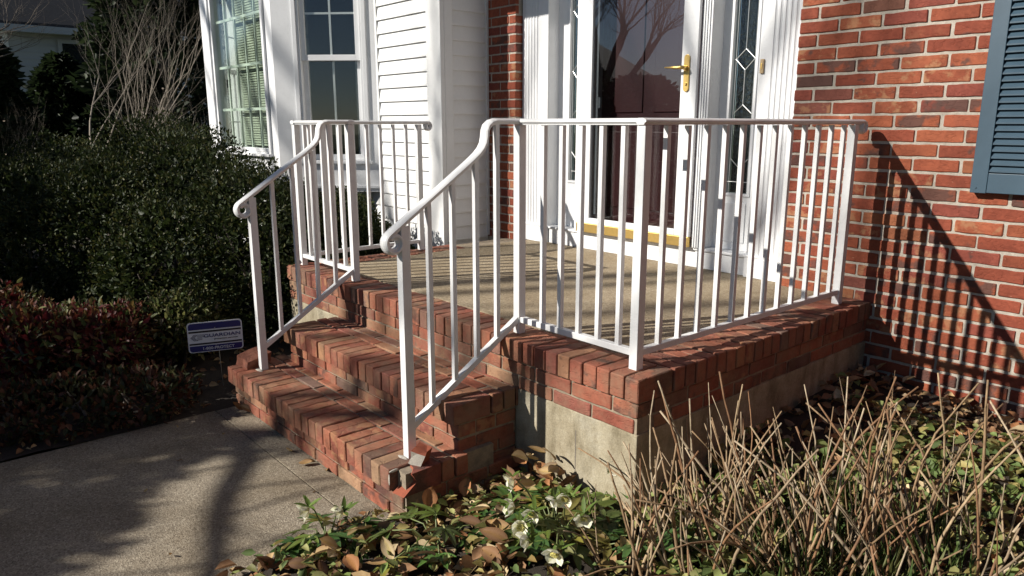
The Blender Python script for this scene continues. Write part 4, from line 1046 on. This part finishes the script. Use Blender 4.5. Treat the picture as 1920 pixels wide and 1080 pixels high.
scatter('ground_cover', 7500, (0.02, 2.3, -2.6, -.25), .042, GC, .75, LEAFM, (.03, .10), .7, 43, lambda x, y, r_: (np.sin(x * 5 + 1) * np.cos(y * 4.3) + r_.normal(size=len(x)) * .4 > -.1) & (y < -.35))
scatter('ground_cover', 900, (-.7, 0.4, -2.9, -1.8), .045, GC + [(0.20, 0.20, 0.07), (.22, .15, .05)], .5, LEAFM, (.02, .09), .6, 44, inbed)
def grass(n, area, h, seed):
    r_ = np.random.default_rng(seed); x = r_.uniform(area[0], area[1], n); y = r_.uniform(area[2], area[3], n)
    k = np.sin(x * 4.2) + np.cos(y * 5.1 + 1) + r_.normal(size=n) * .5 > .3; x, y = x[k], y[k]; n = len(x)
    z = np.array([bedz(a, b) for a, b in zip(x, y)]); A = r_.normal(size=(n, 3)) * .45; A[:, 2] = 1; N = r_.normal(size=(n, 3))
    L = h * r_.uniform(.5, 1.3, n); C = np.array([(0.07, 0.12, 0.03), (0.10, 0.15, 0.04), (0.16, 0.17, 0.06)])[r_.integers(0, 3, n)]
    o = leaf_cloud('grass', np.stack([x, y, z], 1), A, N, L, np.full(n, .005), C, LEAFM); o['kind'] = 'stuff'; return o
grass(6000, (.35, 2.2, -2.1, -.75), .13, 45)

# =================================================================== TREES
def grow(m, p, d, L, r, depth, rr, up=.12, spread=.55, ratio=.72, seg=4):
    pts = [p.copy()]; rad = [r]; q = p.copy(); dd = d.copy()
    for i in range(seg):
        dd = (dd + Vector((rr.gauss(0, .10), rr.gauss(0, .10), rr.gauss(0, .06) + up * .3))).normalized(); q = q + dd * (L / seg); pts.append(q.copy()); rad.append(r * (1 - .42 * (i + 1) / seg))
    m.tube(pts, rad, 7 if depth > 3 else (5 if depth > 1 else 3), cap=False)
    if depth <= 0: return
    n = rr.choice([2, 3, 3]) + (1 if depth > 2 else 0)
    for k in range(n):
        t = rr.uniform(.35, 1.0) if k else 1.0; i = min(seg, max(1, round(t * seg))); ax = Vector((rr.gauss(0, 1), rr.gauss(0, 1), rr.gauss(0, .5))).normalized()
        nd_ = (dd + ax * spread * rr.uniform(.6, 1.3) + Vector((0, 0, up))).normalized(); grow(m, pts[i], nd_, L * ratio * rr.uniform(.75, 1.15), rad[i] * rr.uniform(.55, .72), depth - 1, rr, up, spread, ratio, seg)
def bare_tree(label, base, L, r, depth, seed, mat=BARK, stems=1, spread=.55, lean=(0, 0), up=.12, group=None):
    rr = random.Random(seed); root = empty('bare_tree', base, label, 'tree', group)
    tr = MB(); br = MB()
    for s in range(stems):
        d = Vector((lean[0] + (rr.gauss(0, .28) if stems > 1 else 0), lean[1] + (rr.gauss(0, .28) if stems > 1 else 0), 1)).normalized(); p = Vector((rr.uniform(-.12, .12), rr.uniform(-.12, .12), -.05)) if stems > 1 else Vector((0, 0, -.05))
        top = p + d * L; mid = p.lerp(top, .5) + Vector((rr.gauss(0, .04), rr.gauss(0, .04), 0)) * L * .3
        tr.tube([p, mid, top], [r, r * .82, r * .68], 8)
        for k in range(4 if stems == 1 else 3):
            a = rr.uniform(0, 6.28); nd_ = (d + Vector((math.cos(a), math.sin(a), 0)) * spread * rr.uniform(.5, 1.2)).normalized(); grow(br, p.lerp(top, rr.uniform(.7, 1)) if k else top, nd_, L * rr.uniform(.55, .8), r * rr.uniform(.4, .58), depth, rr, up, spread)
    tr.build('trunk', mat, root, smooth=True); b = br.build('crown', mat, root, smooth=True); b['kind'] = 'stuff'; return root
def evergreen(label, base, h, rad, n, size, seed, cols, blunt=.5, group=None):
    r_ = np.random.default_rng(seed); root = empty('evergreen_tree', base, label, 'tree', group)
    MB().tube([(0, 0, -.1), (0, 0, h * .9)], [rad * .09 + .03, .015], 8).build('trunk', BARK, root)
    t = r_.random(n) ** .75; a = r_.uniform(0, 2 * np.pi, n); prof = np.clip((1 - t) ** blunt * (.75 + .25 * np.minimum(1, t * 8)), .02, 1)
    lay = 1 + .16 * np.sin(t * h * 9 + np.sin(a * 3) * 1.5) + .12 * np.sin(a * 7 + t * 11); q = rad * prof * lay * (.35 + .68 * r_.random(n) ** .45)
    P = np.stack([np.cos(a) * q, np.sin(a) * q, t * h + .05], 1); O = np.stack([np.cos(a), np.sin(a), np.full(n, .15)], 1)
    A = O + r_.normal(size=(n, 3)) * .5; N = r_.normal(size=(n, 3)); N[:, 2] += .7; L = size * r_.uniform(.6, 1.3, n)
    C = np.array(cols)[r_.integers(0, len(cols), n)] * r_.uniform(.7, 1.2, (n, 1)); o = leaf_cloud('crown', P, A, N, L, L * .5, C, LEAFM, root); o['kind'] = 'stuff'; return root
EVG = [(0.018, 0.030, 0.012), (0.026, 0.042, 0.016), (0.034, 0.050, 0.020), (0.014, 0.022, 0.010)]
G0 = -0.69
# trees on the sunward side: their shade falls on the shrubs, the walkway and the front of the house
evergreen('clipped evergreen nearest the walkway in the row facing the boxwood', (-4.0, -4.75, G0), 1.32, .72, 9000, .09, 61, EVG, .25)
evergreen('tall clipped evergreen second in the row facing the boxwood', (-5.3, -4.55, G0), 2.1, .85, 11000, .09, 68, EVG, .25)
evergreen('tall clipped evergreen third in the row facing the boxwood', (-6.7, -4.45, G0), 2.45, .9, 11000, .09, 63, EVG, .25)
evergreen('tall clipped evergreen at the far end of the row facing the boxwood', (-8.2, -4.3, G0), 2.5, 1.0, 12000, .1, 60, EVG, .25)
evergreen('wide rounded evergreen across the lawn shading the walkway', (-4.28, -8.32, G0), 3.25, 1.45, 32000, .10, 62, EVG, .17)
bare_tree('tall bare tree whose branches shade the entry', (-8.1, -12.6, G0), 5.4, .18, 5, 71, spread=.5)
limb_tree = bare_tree('bare tree with one long crooked limb shading the walkway', (-5.6, -9.6, G0), 2.75, .085, 1, 72, spread=.5)
lm = MB(); lo = -Vector(limb_tree.location); rl = random.Random(8)
LP = [Vector((x, y, GZ)) + SUN / SUN.z * .657 * 4.3 / 1.0 for x, y in ((-2.25, -2.42), (-2.05, -2.53), (-1.75, -2.50), (-1.52, -2.57), (-1.32, -2.72), (-1.12, -2.83), (-.84, -2.94), (-.6, -3.1))]
lm.tube([Vector((-5.6, -9.6, 2.0)), Vector((-5.3, -8.4, 2.5)), Vector((-4.8, -7.3, 2.45))] + LP, [.06, .055, .05] + [.042, .042, .040, .038, .036, .033, .028, .02], 7)
for i in range(2, len(LP) - 1):
    for sgn in (-1, 1):
        d_ = Vector((rl.uniform(-.3, .3), sgn * rl.uniform(.4, 1.0), rl.uniform(-.2, .6))).normalized(); grow(lm, LP[i], d_, rl.uniform(.35, .6), .012, 2, rl, .1, .5)
lo_ = lm.build('limb', BARK, limb_tree, smooth=True); lo_.location = lo
evergreen('large unseen evergreen added beside the garden to block sky light from the porch side', (6.6, -3.2, G0), 7.0, 2.6, 30000, .2, 69, EVG, .5)  # added out of view, cuts sky fill on the porch's shaded right side
bare_tree('spreading bare tree reflected in the door glass', (-11.5, -10.5, G0), 2.6, .20, 5, 73, spread=.6)
# background beyond the boxwood
def bgpt(px, dist, z=G0):
    d = FW * F_PX + RT * (px - 960); d.z = 0; d.normalize(); p = CAM + d * dist; return (p.x, p.y, z)
bare_tree('pale multi-stemmed bare shrub catching sun beyond the boxwood', bgpt(225, 10.5), 1.5, .019, 3, 81, BARKPALE, stems=4, spread=.6, up=.12)
bare_tree('pale bare shrub with long arching twigs near the bay window', bgpt(318, 10.5), .9, .018, 3, 82, BARKPALE, stems=3, spread=.7, up=.06)
bare_tree('dark bare tree with spreading branches beside the neighbouring house', bgpt(-40, 12.5), 2.0, .10, 5, 83, BARK, spread=.7)
bare_tree('small pale bare sapling in front of the dark evergreens', bgpt(14, 9.2), .7, .012, 3, 84, BARKPALE, stems=3, spread=.5, up=.18)
evergreen('tall dark evergreen behind the bay window corner', bgpt(350, 14.5), 8.5, 1.3, 26000, .17, 64, EVG, .6)
evergreen('dark spreading evergreen below the neighbouring gable', bgpt(8, 14.0), 3.4, 1.0, 12000, .15, 65, EVG, .7)
evergreen('short dark evergreen against the grey neighbouring wall', bgpt(165, 15.5), 2.6, 1.0, 10000, .15, 66, EVG, .6)
evergreen('dark evergreen between the pale shrub and the tall evergreen', bgpt(275, 15.5), 3.2, 1.3, 14000, .15, 67, EVG, .6)

# =================================================================== NEIGHBOURING HOUSES
def neighbour(label, cx, cy, w, dpt, eave, ridge, wall_m, end_m, roof_axis='y'):
    """corner at (cx, cy); extends to -x by w and +y by dpt; +x face is wall_m, -y face is end_m"""
    root = empty('neighbour_house', (cx, cy, G0), label, 'house'); off = -Vector(root.location)
    def b(m, nm, mat, **k): o = m.build(nm, mat, root, **k); o.location = off; return o
    m = MB(); m.box(cx - w, cx, cy, cy + dpt, G0 - .2, eave); b(m, 'wall', wall_m)
    xm = cx - w / 2
    m = MB(); m.prism([(cx - w, G0 - .2), (cx - .002, G0 - .2), (cx - .002, eave), (xm, ridge), (cx - w, eave)], cy - .03, cy - .003, axis=1); b(m, 'gable_wall', end_m)
    m = MB()
    for s in (1, -1):
        e = xm + s * (w / 2 + .35); ez = eave - .35 * (ridge - eave) / (w / 2)
        m.add([(e, cy - .4, ez), (xm, cy - .4, ridge), (xm, cy + dpt + .4, ridge), (e, cy + dpt + .4, ez), (e, cy - .4, ez + .12), (xm, cy - .4, ridge + .12), (xm, cy + dpt + .4, ridge + .12), (e, cy + dpt + .4, ez + .12)],
              [(0, 3, 2, 1), (4, 5, 6, 7), (0, 1, 5, 4), (1, 2, 6, 5), (2, 3, 7, 6), (3, 0, 4, 7)])
    b(m, 'roof', ROOFM)
    ez = eave - .35 * (ridge - eave) / (w / 2)
    m = MB(); m.box(cx + .30, cx + .42, cy - .4, cy + dpt + .4, ez - .08, ez + .06); b(m, 'gutter', NEIGH)
    m = MB(); m.box(cx - .18, cx + .03, cy - .06, cy + .14, G0, eave); b(m, 'corner_board', TRIM)
    m = MB(); m.box(cx - w - .03, cx - w + .16, cy - .06, cy + .14, G0, eave); b(m, 'corner_board', TRIM)
    for yy in (cy + 1.1, cy + 4.2, cy + 7.3):
        m = MB(); m.box(cx + .002, cx + .05, yy - .08, yy + 1.08, 1.0, 2.6); wn = b(m, 'window', simple('neigh_trim', (.4, .4, .41), .6))
        m = MB(); m.box(cx + .052, cx + .06, yy, yy + 1.0, 1.08, 1.8); m.box(cx + .052, cx + .06, yy, yy + 1.0, 1.86, 2.52); m.build('pane', GLASS, wn)
        m = MB(); m.box(cx + .0505, cx + .0515, yy, yy + 1.0, 1.08, 2.52); m.build('dark_room', DARK, wn)
    m = MB(); zz = G0 + .2
    while zz < eave: m.box(cx + .001, cx + .014, cy + .15, cy + dpt, zz, zz + .012); zz += .14
    o = b(m, 'siding_shadow_lines', wall_m); o['kind'] = 'stuff'
    return root
p = bgpt(66, 19)
neighbour('grey neighbouring house with dark roof beyond the bare shrubs', p[0], p[1], 9, 12, 3.1, 7.6, NEIGH, TAN)
neighbour('dark roofed house across the lawn reflected in the storm door', -17, -20, 10, 11, 2.2, 4.6, NEIGH, TAN)
# round ring hung on the neighbouring wall
q = bgpt(116, 19); ring = MB(); rc = Vector((p[0] + .06, q[1] + .55, 1.15))
d_ = FW * F_PX + RT * (116 - 960) - UP * (212 - 540); tt = (p[0] + .07 - CAM.x) / d_.x; rc = CAM + d_ * tt
ring.tube([rc + Vector((0, .33 * math.cos(a), .33 * math.sin(a))) for a in [2 * math.pi * i / 28 for i in range(29)]], .045, 8)
tag(ring.build('wall_ring', simple('ring_dark', (.02, .025, .02), .7)), 'dark round ring hanging on the grey neighbouring wall', 'ring')
